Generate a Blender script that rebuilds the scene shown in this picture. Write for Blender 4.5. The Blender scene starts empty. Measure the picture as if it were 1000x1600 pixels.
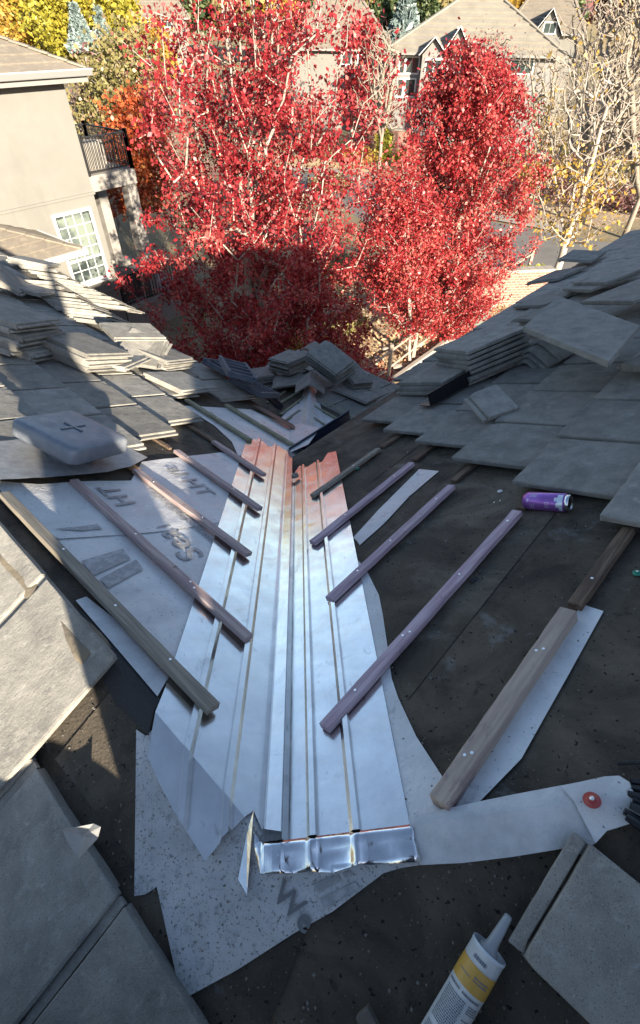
import bpy, bmesh, math, random
import numpy as np
from mathutils import Vector, Matrix, Quaternion
random.seed(7); RNG = np.random.default_rng(7)
S = bpy.context.scene
C = S.collection
# ------------------------------------------------------------------ camera
H = 9.5                                  # camera height above the ground
F, CX, CY = 775.0, 500.0, 800.0          # focal length / centre of the 1000x1600 picture
def _d(px, py):
    return Vector(((px-CX)/F, -(py-CY)/F, -1.0)).normalized()
_N = _d(490, 1570); _V = _d(466, 423)
_Z = -_N; _Y = (_V - _Z*_V.dot(_Z)).normalized(); _X = _Y.cross(_Z)
RW = Matrix((_X, _Y, _Z))                # camera space -> world
CAM = Vector((0, 0, H))
cd = bpy.data.cameras.new('camera'); cam = bpy.data.objects.new('camera', cd); C.objects.link(cam)
cam.matrix_world = Matrix.Translation(CAM) @ RW.to_4x4()
cd.sensor_fit = 'VERTICAL'; cd.sensor_height = 36; cd.lens = 36*F/1600
cd.clip_start = 0.02; cd.clip_end = 2000
S.camera = cam
# ------------------------------------------------------------------ light
SD = Vector((-0.405, 0.870, -0.298)).normalized()      # the way sunlight travels
w = bpy.data.worlds.new('World'); S.world = w; w.use_nodes = True
nt = w.node_tree; bgn = nt.nodes['Background']
sky = nt.nodes.new('ShaderNodeTexSky'); sky.sky_type = 'NISHITA'; sky.sun_disc = False
sky.sun_elevation = math.asin(-SD.z); sky.sun_rotation = math.atan2(-SD.x, -SD.y)
sky.air_density = 1.0; sky.dust_density = 1.3; sky.ozone_density = 0.8; sky.altitude = 1600
hsv = nt.nodes.new('ShaderNodeHueSaturation'); hsv.inputs['Saturation'].default_value = .94
nt.links.new(sky.outputs[0], hsv.inputs['Color']); nt.links.new(hsv.outputs[0], bgn.inputs[0]); bgn.inputs[1].default_value = 0.068
sl = bpy.data.lights.new('sun', 'SUN'); sl.energy = 5.0; sl.angle = math.radians(0.7); sl.color = (1, 0.88, 0.70)
so = bpy.data.objects.new('sun', sl); C.objects.link(so); so.rotation_mode = 'QUATERNION'
so.rotation_quaternion = SD.to_track_quat('-Z', 'Y'); so.location = (20, -40, 40)
S.view_settings.view_transform = 'Standard'; S.view_settings.look = 'None'
S.view_settings.exposure = 1.90; S.view_settings.gamma = 1
# ------------------------------------------------------------------ helpers
def ray(px, py): return RW @ _d(px, py)
def tag(o, label=None, cat=None, group=None, kind=None):
    if label: o['label'] = label
    if cat: o['category'] = cat
    if group: o['group'] = group
    if kind: o['kind'] = kind
    return o
def empty(name, loc=(0,0,0), label=None, cat=None, group=None, rot=0):
    o = bpy.data.objects.new(name, None); C.objects.link(o); o.location = loc; o.rotation_euler = (0,0,rot)
    o.empty_display_size = .1
    return tag(o, label, cat, group)
def link(name, me, m, parent=None, smooth=False):
    o = bpy.data.objects.new(name, me); C.objects.link(o)
    if m is not None and not me.materials: me.materials.append(m)
    if smooth:
        for p in me.polygons: p.use_smooth = True
    if parent:                      # meshes are written in world coordinates
        o.parent = parent
        o.matrix_parent_inverse = parent_matrix(parent).inverted()
    return o
def parent_matrix(p):
    m = p.matrix_basis.copy()
    if p.parent: m = parent_matrix(p.parent) @ p.matrix_parent_inverse @ m
    return m
def obj(name, bm, m, parent=None, smooth=False):
    me = bpy.data.meshes.new(name); bm.normal_update(); bm.to_mesh(me); bm.free()
    return link(name, me, m, parent, smooth)
def box(bm, c, s, mat=None, bev=0):
    """box centred at c with full size s, in frame mat (3x3) """
    vs = []
    for dx in (-.5,.5):
        for dy in (-.5,.5):
            for dz in (-.5,.5):
                v = Vector((dx*s[0], dy*s[1], dz*s[2]))
                if mat is not None: v = mat @ v
                vs.append(bm.verts.new(v + Vector(c)))
    fs = [bm.faces.new([vs[i] for i in q]) for q in ((0,1,3,2),(4,6,7,5),(0,4,5,1),(2,3,7,6),(0,2,6,4),(1,5,7,3))]
    if bev:
        es = list({e for f in fs for e in f.edges})
        bmesh.ops.bevel(bm, geom=es, offset=bev, segments=2, affect='EDGES', profile=.6)
    return vs
def bar(bm, a, b, wd, th, up=Vector((0,0,1)), bev=0, off=0):
    a = Vector(a); b = Vector(b); x = (b-a).normalized(); y = up.cross(x).normalized(); z = x.cross(y)
    M = Matrix((x, y, z)).transposed()
    return box(bm, (a+b)/2 + z*off, ((b-a).length, wd, th), M, bev)
def tube(bm, pts, r, n=8, cap=True):
    rings = []; pts = [Vector(p) for p in pts]
    for i, p in enumerate(pts):
        d = (pts[min(i+1, len(pts)-1)] - pts[max(i-1, 0)]).normalized()
        a = d.orthogonal().normalized() if i == 0 else (a - d*a.dot(d)).normalized()
        b = d.cross(a); rr = r[i] if isinstance(r, (list, tuple)) else r
        rings.append([bm.verts.new(p + (a*math.cos(t)+b*math.sin(t))*rr) for t in [2*math.pi*k/n for k in range(n)]])
    for i in range(len(rings)-1):
        for k in range(n):
            bm.faces.new((rings[i][k], rings[i][(k+1)%n], rings[i+1][(k+1)%n], rings[i+1][k]))
    if cap:
        bm.faces.new(rings[0][::-1]); bm.faces.new(rings[-1])
    return rings
def poly_prism(bm, pts, vec):
    """closed solid: the planar outline pts pushed by vec"""
    a = [bm.verts.new(p) for p in pts]; b = [bm.verts.new(Vector(p)+vec) for p in pts]
    n = len(pts)
    bm.faces.new(a[::-1]); bm.faces.new(b)
    for i in range(n): bm.faces.new((a[i], a[(i+1)%n], b[(i+1)%n], b[i]))
# ------------------------------------------------------------------ materials
MATS = {}
def mat(name, col, rough=.8, metal=0., cols=None, scale=5., detail=6., contrast=(.35,.65), bump=0., bscale=40., stretch=None,
        spots=None, rnd=0., bump2=None, rough_var=0., spec=None, distort=0., trans=0., layer=None):
    if name in MATS: return MATS[name]
    m = bpy.data.materials.new(name); m.use_nodes = True; n = m.node_tree.nodes; l = m.node_tree.links
    p = n['Principled BSDF']; MATS[name] = m
    p.inputs['Roughness'].default_value = rough; p.inputs['Metallic'].default_value = metal
    if spec is not None: p.inputs['Specular IOR Level'].default_value = spec
    g = n.new('ShaderNodeNewGeometry'); src = g.outputs['Position']
    def noise(sc, dt=6., rg=.6, st=None, dis=0.):
        t = n.new('ShaderNodeTexNoise'); t.inputs['Scale'].default_value = sc; t.inputs['Detail'].default_value = dt
        t.inputs['Roughness'].default_value = rg; t.inputs['Distortion'].default_value = dis
        if st:
            mp = n.new('ShaderNodeMapping'); mp.inputs['Rotation'].default_value = st[1]; mp.inputs['Scale'].default_value = st[0]
            # rotate first, then squeeze
            mp2 = n.new('ShaderNodeMapping'); mp2.inputs['Rotation'].default_value = st[1]; mp.inputs['Rotation'].default_value = (0,0,0)
            l.new(src, mp2.inputs[0]); l.new(mp2.outputs[0], mp.inputs[0]); l.new(mp.outputs[0], t.inputs['Vector'])
        else: l.new(src, t.inputs['Vector'])
        return t
    def ramp(fac, a, b):
        r = n.new('ShaderNodeMapRange'); r.inputs['From Min'].default_value = a; r.inputs['From Max'].default_value = b
        l.new(fac, r.inputs['Value']); return r.outputs[0]
    def mix(f, a, b, bt='MIX'):
        x = n.new('ShaderNodeMix'); x.data_type = 'RGBA'; x.blend_type = bt
        for k, v in ((0, f), (6, a), (7, b)):
            if isinstance(v, bpy.types.NodeSocket): l.new(v, x.inputs[k])
            elif k == 0: x.inputs[0].default_value = v
            else: x.inputs[k].default_value = (*v, 1)
        return x.outputs[2]
    c = tuple(col)
    out = None
    if cols:
        t = noise(scale, detail, st=stretch, dis=distort); out = mix(ramp(t.outputs[0], *contrast), c, cols)
    if layer:      # (colour, scale, from, to, stretch)
        for (lc, lsc, la, lb, lst) in layer:
            t = noise(lsc, 8, .7, lst, .4); out = mix(ramp(t.outputs[0], la, lb), out if out is not None else c, lc)
    if spots:      # (colour, scale, threshold)
        for (sc_, ss, th) in spots:
            t = noise(ss, 2, .5); out = mix(ramp(t.outputs[0], th, th+.04), out if out is not None else c, sc_)
    if rnd:
        oi = n.new('ShaderNodeObjectInfo'); r = n.new('ShaderNodeMapRange'); l.new(oi.outputs['Random'], r.inputs['Value'])
        r.inputs['To Min'].default_value = 1-rnd; r.inputs['To Max'].default_value = 1+rnd*.6
        vm = n.new('ShaderNodeVectorMath'); vm.operation = 'SCALE'; l.new(r.outputs[0], vm.inputs['Scale'])
        if out is not None: l.new(out, vm.inputs[0])
        else: vm.inputs[0].default_value = c
        out = vm.outputs[0]
    if out is not None: l.new(out, p.inputs['Base Color'])
    else: p.inputs['Base Color'].default_value = (*c, 1)
    if rough_var:
        t = noise(scale*1.7, 5); r = n.new('ShaderNodeMapRange'); l.new(t.outputs[0], r.inputs['Value'])
        r.inputs['From Min'].default_value = .3; r.inputs['From Max'].default_value = .7
        r.inputs['To Min'].default_value = max(0, rough-rough_var); r.inputs['To Max'].default_value = rough+rough_var
        l.new(r.outputs[0], p.inputs['Roughness'])
    last = None
    for bb in ([(bump, bscale, stretch if bump2 is None else None)] if bump else []) + (bump2 or []):
        b = n.new('ShaderNodeBump'); b.inputs['Strength'].default_value = 1; b.inputs['Distance'].default_value = bb[0]
        t = noise(bb[1], 5, .6, bb[2]); l.new(t.outputs[0], b.inputs['Height'])
        if last: l.new(last.outputs[0], b.inputs['Normal'])
        last = b
    if last: l.new(last.outputs[0], p.inputs['Normal'])
    return m
def leafmat(name, a, b, c2, trans=.35):
    m = bpy.data.materials.new(name); m.use_nodes = True; n = m.node_tree.nodes; l = m.node_tree.links
    p = n['Principled BSDF']; p.inputs['Roughness'].default_value = .42
    at = n.new('ShaderNodeAttribute'); at.attribute_name = 'leafvar'
    r = n.new('ShaderNodeValToRGB'); l.new(at.outputs['Fac'], r.inputs[0])
    r.color_ramp.elements[0].color = (*a, 1); r.color_ramp.elements[1].color = (*c2, 1)
    e = r.color_ramp.elements.new(.58); e.color = (*b, 1)
    l.new(r.outputs[0], p.inputs['Base Color'])
    t = n.new('ShaderNodeBsdfTranslucent'); l.new(r.outputs[0], t.inputs[0])
    mx = n.new('ShaderNodeMixShader'); mx.inputs[0].default_value = trans
    l.new(p.outputs[0], mx.inputs[1]); l.new(t.outputs[0], mx.inputs[2]); l.new(mx.outputs[0], n['Material Output'].inputs[0])
    MATS[name] = m; return m
R45 = (0, 0, math.radians(45)); R135 = (0, 0, math.radians(-45))
M_tile = mat('weathered_concrete_tile', (.325,.308,.272), .9, spec=.25, cols=(.185,.178,.163), scale=11, contrast=(.3,.7), bump=.0010, bscale=420, rnd=.24,
             bump2=[(.0016, 150, ((1,.10,1), R45)), (.004, 22, None)], spots=[((.36,.35,.32), 420, .64), ((.13,.13,.125), 380, .62)], layer=[((.37,.355,.32), 30, .54, .72, None), ((.12,.12,.115), 4.5, .60, .78, ((1,.3,1), R45)), ((.10,.105,.10), 60, .66, .74, None)])
M_tile_edge = M_tile
M_felt = mat('old_black_felt', (.044,.038,.031), .80, spec=.22, cols=(.11,.092,.070), scale=5, contrast=(.38,.68), bump=.0025, bscale=160, distort=1.0,
             spots=[((.18,.17,.155), 260, .70), ((.014,.013,.012), 90, .66)], layer=[((.15,.12,.085), 2.6, .52, .76, None), ((.22,.225,.23), 6, .60, .78, ((1,.35,1), R135)), ((.015,.014,.014), 14, .62, .72, None)], rough_var=.14,
             bump2=[(.008, 9, None)])
M_shingle = mat('black_granule_strip', (.022,.022,.024), .8, bump=.002, bscale=500, spots=[((.12,.12,.12), 600, .66)])
M_under = mat('grey_underlayment', (.66,.66,.655), .34, cols=(.49,.495,.50), scale=7, contrast=(.35,.7), bump=.0015, bscale=120, rough_var=.12,
              spots=[((.17,.18,.2), 130, .69)], layer=[((.20,.205,.21), 16, .60, .80, None)], bump2=[(.010, 6, None)])
M_under_b = mat('dirty_underlayment', (.50,.505,.51), .5, cols=(.36,.365,.37), scale=12, contrast=(.35,.7), bump=.0015, bscale=140,
              spots=[((.17,.17,.17), 170, .62)], layer=[((.22,.22,.22), 34, .55, .70, None), ((.17,.165,.16), 110, .58, .66, None)], bump2=[(.008, 7, None)])
M_ink = mat('grey_ink', (.25,.255,.265), .45, cols=(.36,.365,.375), scale=40, contrast=(.45,.6))
M_strip = mat('pale_membrane', (.58,.585,.59), .36, cols=(.42,.43,.44), scale=18, contrast=(.35,.7), bump=.0012, bscale=260, rough_var=.15,
              layer=[((.25,.25,.25), 9, .62, .8, None)], bump2=[(.006, 12, None)])
M_metal = mat('galvanized_steel', (.78,.77,.75), .20, 1., cols=(.62,.61,.60), scale=9, contrast=(.3,.7), rough_var=.07, layer=[((.34,.33,.32), 38, .62, .74, ((1,.25,1), (0,0,0))), ((.40,.385,.36), 5, .60, .78, None)], spots=[((.28,.27,.26), 300, .70)], bump=.00012, bscale=220,
              bump2=[(.0025, 2.2, None)])
M_foil = mat('crumpled_steel', (.74,.75,.77), .16, 1., bump=.0006, bscale=60)
M_lead = mat('lead_sheet', (.16,.17,.18), .6, .5, bump=.002, bscale=60)
M_purple = mat('purple_stained_wood', (.37,.26,.305), .75, layer=[((.36,.27,.27), 9, .56, .75, ((1,.3,1), R45)), ((.12,.07,.10), 24, .62, .72, None)], cols=(.52,.41,.45), scale=95, contrast=(.42,.6), stretch=((1,.05,1), R45), bump=.0012, bscale=140)
M_purpleL = mat('purple_stained_wood_l', (.32,.235,.235), .75, cols=(.46,.375,.34), scale=95, contrast=(.42,.6), stretch=((.05,1,1), R45), bump=.0012, bscale=140,
                layer=[((.36,.15,.13), 5, .60, .72, None), ((.12,.09,.08), 24, .62, .72, None)])
M_grey_wood = mat('weathered_batten', (.20,.175,.14), .8, cols=(.30,.265,.21), scale=95, contrast=(.42,.6), stretch=((.05,1,1), R45), bump=.0015, bscale=140)
M_raw = mat('grey_tan_batten', (.43,.35,.28), .75, cols=(.33,.26,.22), scale=95, contrast=(.4,.6), stretch=((1,.05,1), R45), bump=.0012, bscale=140,
            layer=[((.17,.11,.13), 14, .58, .7, ((1,.3,1), R45))])
M_rot = mat('rotten_batten', (.085,.055,.038), .85, cols=(.19,.13,.085), scale=95, contrast=(.4,.65), stretch=((1,.05,1), R45), bump=.004, bscale=90)
M_green_wood = mat('greenish_batten', (.20,.20,.13), .8, cols=(.30,.29,.2), scale=22, contrast=(.4,.65), bump=.0015, bscale=140)
M_nail = mat('nail_head', (.8,.8,.8), .3, .9)
M_red = mat('red_plastic', (.36,.055,.05), .45, bump=.0005, bscale=90)
M_green_pl = mat('green_plastic', (.02,.22,.15), .45)
M_rust = mat('brown_edge_metal', (.075,.040,.030), .6, .2, cols=(.11,.06,.045), scale=20, bump=.001, bscale=90)
M_gutter = mat('navy_gutter', (.016,.022,.045), .4, .3, cols=(.03,.04,.07), scale=14)
M_black = mat('black_flashing', (.008,.009,.012), .35, .2, spots=[((.2,.2,.2), 120, .72)])
M_vent = mat('grey_vent_metal', (.13,.15,.185), .5, .25, cols=(.19,.21,.24), layer=[((.25,.26,.27), 22, .55, .75, None)], scale=9, bump=.0015, bscale=60, rough_var=.1)
M_flange = mat('dusty_flange', (.27,.27,.27), .6, .3, cols=(.36,.36,.36), scale=30, bump=.001, bscale=400)
M_paper = mat('brown_torn_felt', (.20,.165,.115), .85, cols=(.11,.095,.075), scale=8, bump=.006, bscale=24)
M_stucco = mat('cream_stucco', (.178,.172,.156), .92, layer=[((.135,.13,.118), .9, .5, .8, ((1,1,.25), (0,0,0)))], cols=(.163,.158,.144), scale=2, bump=.004, bscale=60)
M_white = mat('white_paint', (.60,.60,.59), .6)
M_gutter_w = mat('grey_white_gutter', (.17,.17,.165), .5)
M_soffit = mat('grey_soffit', (.20,.195,.185), .7)
M_rooft = mat('tan_roof_tile', (.21,.18,.145), .88, cols=(.16,.14,.115), scale=1.3, contrast=(.3,.7), bump=.01, bscale=25, layer=[((.32,.27,.20), 5, .5, .8, None)])
M_roofg = mat('pale_roof_tile', (.27,.245,.20), .88, cols=(.20,.18,.15), scale=1.1, contrast=(.3,.7), bump=.01, bscale=25)
M_glass = mat('window_glass', (.035,.05,.05), .08, 0, spec=.9)
M_blind = mat('pale_blind', (.17,.20,.17), .3, cols=(.08,.10,.095), scale=1.6, contrast=(.45,.6))
M_iron = mat('black_railing', (.02,.02,.022), .45, .3)
M_deck = mat('grey_deck_board', (.27,.25,.23), .8, cols=(.21,.2,.185), scale=3, bump=.003, bscale=40)
M_cover = mat('pale_furniture_cover', (.36,.33,.29), .8, cols=(.27,.25,.22), scale=3, bump=.02, bscale=6)
M_dcover = mat('dark_furniture_cover', (.09,.08,.075), .8, bump=.02, bscale=6)
M_stone = mat('grey_siding', (.22,.21,.20), .85, cols=(.17,.165,.16), scale=3)
M_brick = mat('red_brick', (.36,.19,.14), .9)
M_asph = mat('grey_asphalt', (.17,.16,.15), .9, cols=(.13,.125,.12), scale=.8, bump=.01, bscale=20)
M_conc = mat('pale_concrete', (.34,.30,.26), .9, cols=(.27,.245,.21), scale=1.2)
M_post = mat('pale_fence_wood', (.32,.27,.22), .85, cols=(.24,.2,.16), scale=6)
M_bark = mat('pale_bark', (.40,.35,.30), .85, cols=(.24,.20,.17), scale=7, bump=.01, bscale=30)
M_bark2 = mat('grey_bark', (.30,.26,.22), .9, cols=(.17,.145,.12), scale=5, bump=.02, bscale=20)
M_twig = mat('dry_twigs', (.27,.23,.185), .9, cols=(.17,.14,.11), scale=2)
M_util = mat('green_utility', (.13,.16,.13), .6, cols=(.10,.12,.10), scale=6)
M_cloth = mat('dark_jacket', (.05,.055,.07), .9, bump=.004, bscale=40)
# brick pattern
def brickify(m, c1, c2, mort, sc):
    n = m.node_tree.nodes; l = m.node_tree.links; p = n['Principled BSDF']
    b = n.new('ShaderNodeTexBrick'); tc = n.new('ShaderNodeTexCoord'); l.new(tc.outputs['UV'], b.inputs['Vector'])
    b.inputs['Color1'].default_value = (*c1,1); b.inputs['Color2'].default_value = (*c2,1); b.inputs['Mortar'].default_value = (*mort,1)
    b.inputs['Scale'].default_value = sc; b.inputs['Mortar Size'].default_value = .018
    l.new(b.outputs[0], p.inputs['Base Color'])
brickify(M_brick, (.30,.15,.11), (.22,.10,.075), (.36,.32,.27), 2.2)
# ------------------------------------------------------------------ roof planes (measured from the photograph's vanishing lines)
T = 0.494; A = T/math.sqrt(2); q2 = math.sqrt(.5); cT = 1/math.sqrt(1+T*T); sT = T*cT
HV = 1.15; XV = -0.092; Y0 = 0.245
CB = -HV - A*XV - 2*A*Y0
def zL(x, y): return H - HV - A*((x-XV)+y)
def zR(x, y): return H - HV - A*(-(x-XV)+y)
def zB(x, y): return H + CB + A*(x+y)
def roofz(x, y): return min(max(zL(x,y), zR(x,y)), zB(x,y))
def zprop(x, y):
    return min(zL(x,y) if x < XV else zR(x,y), zB(x,y))
class Pl:
    def __init__(s, O, eu, ev):
        s.O = Vector(O); s.eu = Vector(eu).normalized(); s.ev = Vector(ev).normalized()
        n = s.eu.cross(s.ev).normalized(); s.n = n if n.z > 0 else -n
    def hit(s, px, py, lift=0):
        d = ray(px, py); o = s.O + s.n*lift
        return CAM + d*((o-CAM).dot(s.n)/d.dot(s.n))
    def uv(s, p): r = Vector(p)-s.O; return r.dot(s.eu), r.dot(s.ev)
    def at(s, u, v, lift=0): return s.O + s.eu*u + s.ev*v + s.n*lift
PL = Pl((XV,0,H-HV), (-q2,q2,0), (-cT*q2,-cT*q2,sT))
PR = Pl((XV,0,H-HV), (q2,q2,0), (cT*q2,-cT*q2,sT))
T0 = Vector((XV, Y0, zL(XV, Y0)))
PB = Pl(T0, (-q2,q2,0), (cT*q2,cT*q2,sT))
# the small hip that runs on below the valley
KM = 1.6       # the tiles lying on it are this much farther off than our own eave
PM_S = CAM + ray(478, 696)*((PL.hit(474, 694)-CAM).length*KM)
_e = ray(486, 598); PM_E = CAM + _e*((PM_S.y + 1.15*KM)/_e.y)
hd = (PM_E-PM_S).normalized()
PML = Pl(PM_S, (q2,q2,0), hd); PMR = Pl(PM_S, (-q2,q2,0), hd)
for P_ in (PML, PMR):      # rebuild an orthogonal frame: contour + up-slope
    n = P_.n; P_.ev = n.cross(P_.eu).normalized()
    if P_.ev.z < 0: P_.ev = -P_.ev
WP = Vector((4.45, Y0, zR(4.45, Y0)))       # top of the right-hand roof
print('mini hip', PM_S, PM_E, 'slope', math.degrees(math.asin(hd.z)), 'az', math.degrees(math.atan2(hd.x, hd.y)))
# ------------------------------------------------------------------ the house we stand on
house = empty('house', (0, 0, 0), 'house whose stripped tiled roof fills the foreground, metal valley down its middle', 'house')
def flat(name, pts, m, parent, th=.03, n=Vector((0,0,1))):
    bm = bmesh.new(); poly_prism(bm, [Vector(p)-Vector((0,0,th)) for p in pts], Vector((0,0,th)))
    bmesh.ops.recalc_face_normals(bm, faces=bm.faces); return obj(name, bm, m, parent)
yE = 2.47
V1 = Vector((XV, yE, zL(XV, yE)))
uF = 12.0
eaveL = -2.60; eaveR = PR.uv(V1)[1]
a1 = PL.hit(488, 704); a2 = PL.hit(473, 675)
eL0 = PL.at(PL.uv(a2)[0], eaveL)
ridgeL = Vector((XV-uF*q2, Y0+uF*q2, T0.z))
flat('roof_deck', [T0, V1, a1, a2, eL0, PL.at(uF, eaveL), ridgeL], M_felt, house)
ve = eaveR
yr = (WP.x - XV) + yE
ER = Vector((WP.x, WP.x - XV + yE - 0, 0)); ER.z = zR(ER.x, ER.y)
flat('roof_deck', [T0, WP, ER, V1], M_felt, house)
BL = Vector((ridgeL.x-2.2, ridgeL.y-2.2, 0)); BL.z = zB(BL.x, BL.y)
B1 = Vector((0.4-2.6, -0.4-2.6, 0)); B1.z = zB(B1.x, B1.y)
B2 = Vector((WP.x-0.0, -7.3, 0)); B2.z = zB(B2.x, B2.y)
flat('roof_deck', [T0 - Vector((0,0,.002)), ridgeL - Vector((0,0,.002)), BL, B1, Vector((.55, -5.8, zB(.55,-5.8))), B2, WP], M_felt, house)
# the far and back faces of the right-hand roof (seen only from elsewhere)
E3 = Vector((WP.x+6.9, WP.y, zR(ER.x, ER.y)))
flat('roof_deck', [WP, E3, ER], M_tile, house)
flat('roof_deck', [WP, B2, E3], M_tile, house)
# lower hip roof
def mpt(P_, px, py): return P_.hit(px, py, 0)
hipE = PM_E + hd*1.2
mlE = mpt(PML, 330, 575); mrE = mpt(PMR, 640, 612)
ml2 = mlE.copy(); mr2 = mrE.copy()
def down(P_, p, v): return p - P_.ev*v
k0 = PM_S + hd*0
flat('lower_roof_deck', [PM_S, hipE, PML.at(PML.uv(hipE)[0], -1.52*KM), PML.at(-.2, -1.52*KM), PML.at(-.3,-.1)], M_felt, house, .02)
flat('lower_roof_deck', [PM_S, PMR.at(-.5, -.1), PMR.at(-.3, -1.56*KM), PMR.at(PMR.uv(hipE)[0], -1.56*KM), hipE], M_felt, house, .02)
bm = bmesh.new(); mc = (PM_S+hipE)/2; box(bm, (mc.x, mc.y+.2, 2.4), (1.3, 1.6, 4.8)); obj('wall', bm, M_stucco, house)
# walls under the eaves
def wall_run(pts, zt, zb, m, parent, th=.15, name='wall'):
    bm = bmesh.new()
    for a, b in zip(pts[:-1], pts[1:]):
        a = Vector((a[0], a[1], 0)); b = Vector((b[0], b[1], 0))
        d = (b-a).normalized(); c = (a+b)/2; c.z = (zt+zb)/2
        box(bm, c, ((b-a).length, th, zt-zb), Matrix((d, Vector((0,0,1)).cross(d), Vector((0,0,1)))).transposed())
    return obj(name, bm, m, parent)
iL = PL.at(2.6, eaveL+.45); iL2 = PL.at(uF-.3, eaveL+.45)
zt = PL.at(0, eaveL).z + .02
wall_run([(iL.x,iL.y),(iL2.x,iL2.y),(BL.x+.6,BL.y+.3),(B1.x+.5,B1.y+.5),(B2.x-.6,B2.y+.7),(E3.x-.6,E3.y-.1),(ER.x-.1,ER.y-.6),(V1.x+.5,V1.y-.2)], min(zt, E3.z, BL.z)-.05, 0, M_stucco, house)

# ------------------------------------------------------------------ draped sheets
def drape(name, plan, m, parent=None, lift=.004, step=.035, prof=None, xs=(), wrinkle=0., th=.0, zf=roofz, smooth=False, seed=0, wf=None, crease=True):
    """a thin sheet following the roof: plan = outline in x,y"""
    bm = bmesh.new(); vs = [bm.verts.new((p[0], p[1], 0)) for p in plan]; bm.faces.new(vs)
    x0, x1 = min(p[0] for p in plan), max(p[0] for p in plan); y0, y1 = min(p[1] for p in plan), max(p[1] for p in plan)
    def cut(co, no):
        g = bm.verts[:] + bm.edges[:] + bm.faces[:]
        bmesh.ops.bisect_plane(bm, geom=g, dist=1e-6, plane_co=co, plane_no=no)
    if crease:
        cut((XV, 0, 0), (1, 0, 0)); cut((0, Y0, 0), (0, 1, 0)); cut((XV, Y0, 0), (1, 1, 0))
    for x in xs: cut((x, 0, 0), (1, 0, 0))
    k = math.ceil(x0/step)*step
    while k < x1:
        cut((k, 0, 0), (1, 0, 0)); k += step
    k = math.ceil(y0/step)*step
    while k < y1:
        cut((0, k, 0), (0, 1, 0)); k += step
    from mathutils import noise as nz
    for v in bm.verts:
        x, y = v.co.x, v.co.y
        w_ = wrinkle*(nz.noise(Vector((x*6+seed, y*6, seed))) + .5*nz.noise(Vector((x*17, y*17+seed, 3)))) if wrinkle else 0
        v.co.z = zf(x, y) + lift*1.12 + abs(w_) + (prof(x, y) if prof else 0) + (wf(x, y) if wf else 0)
    if th:
        r = bmesh.ops.solidify(bm, geom=bm.faces[:], thickness=-th)
    bmesh.ops.recalc_face_normals(bm, faces=bm.faces)
    return obj(name, bm, m, parent, smooth)
def hits(P_, pts, lift=0): return [tuple(P_.hit(*p, lift))[:2] for p in pts]
def sheet(name, label, cat, P_, pts, m, lift=.004, **k):
    o = drape(name, hits(P_, pts, lift), m, None, lift, **k); return tag(o, label, cat, k.get('group'))
u1 = sheet('underlayment_sheet', 'lower grey underlayment sheet printed with large upside-down lettering, left of the metal valley', 'underlayment', PL,
      [(0,775),(60,830),(92,836),(185,830),(240,826),(358,808),(330,905),(300,960),(283,1040),(262,1065),(180,965),(120,900),(60,835),(8,780)], M_under, .004, wrinkle=.003, seed=2)
u2 = sheet('underlayment_sheet', 'upper grey underlayment sheet with a seam above the lower sheet, beside the square roof vent', 'underlayment', PL,
      [(0,752),(60,757),(130,752),(205,751),(222,722),(300,712),(345,707),(385,716),(372,780),(360,814),(240,832),(185,836),(92,842),(70,832),(0,766)], M_under, .008, wrinkle=.004, seed=5)
sheet('underlayment_sheet', 'pale underlayment laid below the broken valley end in front of the small hip', 'underlayment', PL,
      [(286,634),(330,636),(392,640),(470,672),(500,697),(482,712),(455,709),(372,712),(362,690),(335,665)], M_under, .005, wrinkle=.004, seed=9)
sheet('underlayment_strip', 'narrow blue-grey underlayment strip lying between two purple battens on the bare right slope', 'underlayment', PR,
      [(655,733),(686,736),(640,775),(600,818),(562,852),(558,846),(552,840),(590,798)], M_under, .004, wrinkle=.002, seed=11)
sheet('underlayment_strip', 'curved grey underlayment showing along the right edge of the metal valley', 'underlayment', PR,
      [(556,872),(572,890),(592,930),(598,960),(604,1000),(612,1060),(622,1090),(650,1150),(690,1212),(704,1245),(696,1272),(600,1284),(560,1000)], M_under, .004, wrinkle=.002, seed=14)
sheet('underlayment_strip', 'long underlayment strip beside the thick pale batten above the hip', 'underlayment', PR,
      [(908,944),(943,955),(885,1060),(822,1172),(815,1185),(748,1254),(700,1262),(706,1236),(800,1120)], M_under, .004, wrinkle=.002, seed=17)
sheet('underlayment_strip', 'short pale membrane strip under the left ridge batten next to torn brown felt', 'underlayment', PL,
      [(118,938),(135,932),(190,975),(262,1060),(246,1088),(180,1010)], M_strip, .010, seed=19)
u3 = sheet('underlayment_sheet', 'speckled grey underlayment hanging over the near side, pointed at the bottom', 'underlayment', PB,
      [(213,1140),(228,1150),(262,1118),(420,1275),(640,1290),(655,1352),(628,1356),(600,1364),(560,1394),(520,1424),(460,1458),(370,1516),(283,1563),(268,1490),(245,1386),(226,1398),(210,1400)], M_under_b, .004, wrinkle=.003, seed=23)
sheet('felt_strip', 'black granular felt strip below the ridge at the left', 'felt', PB,
      [(108,945),(128,950),(190,1010),(246,1085),(232,1150),(180,1100),(150,1040)], M_shingle, .006)
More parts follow.
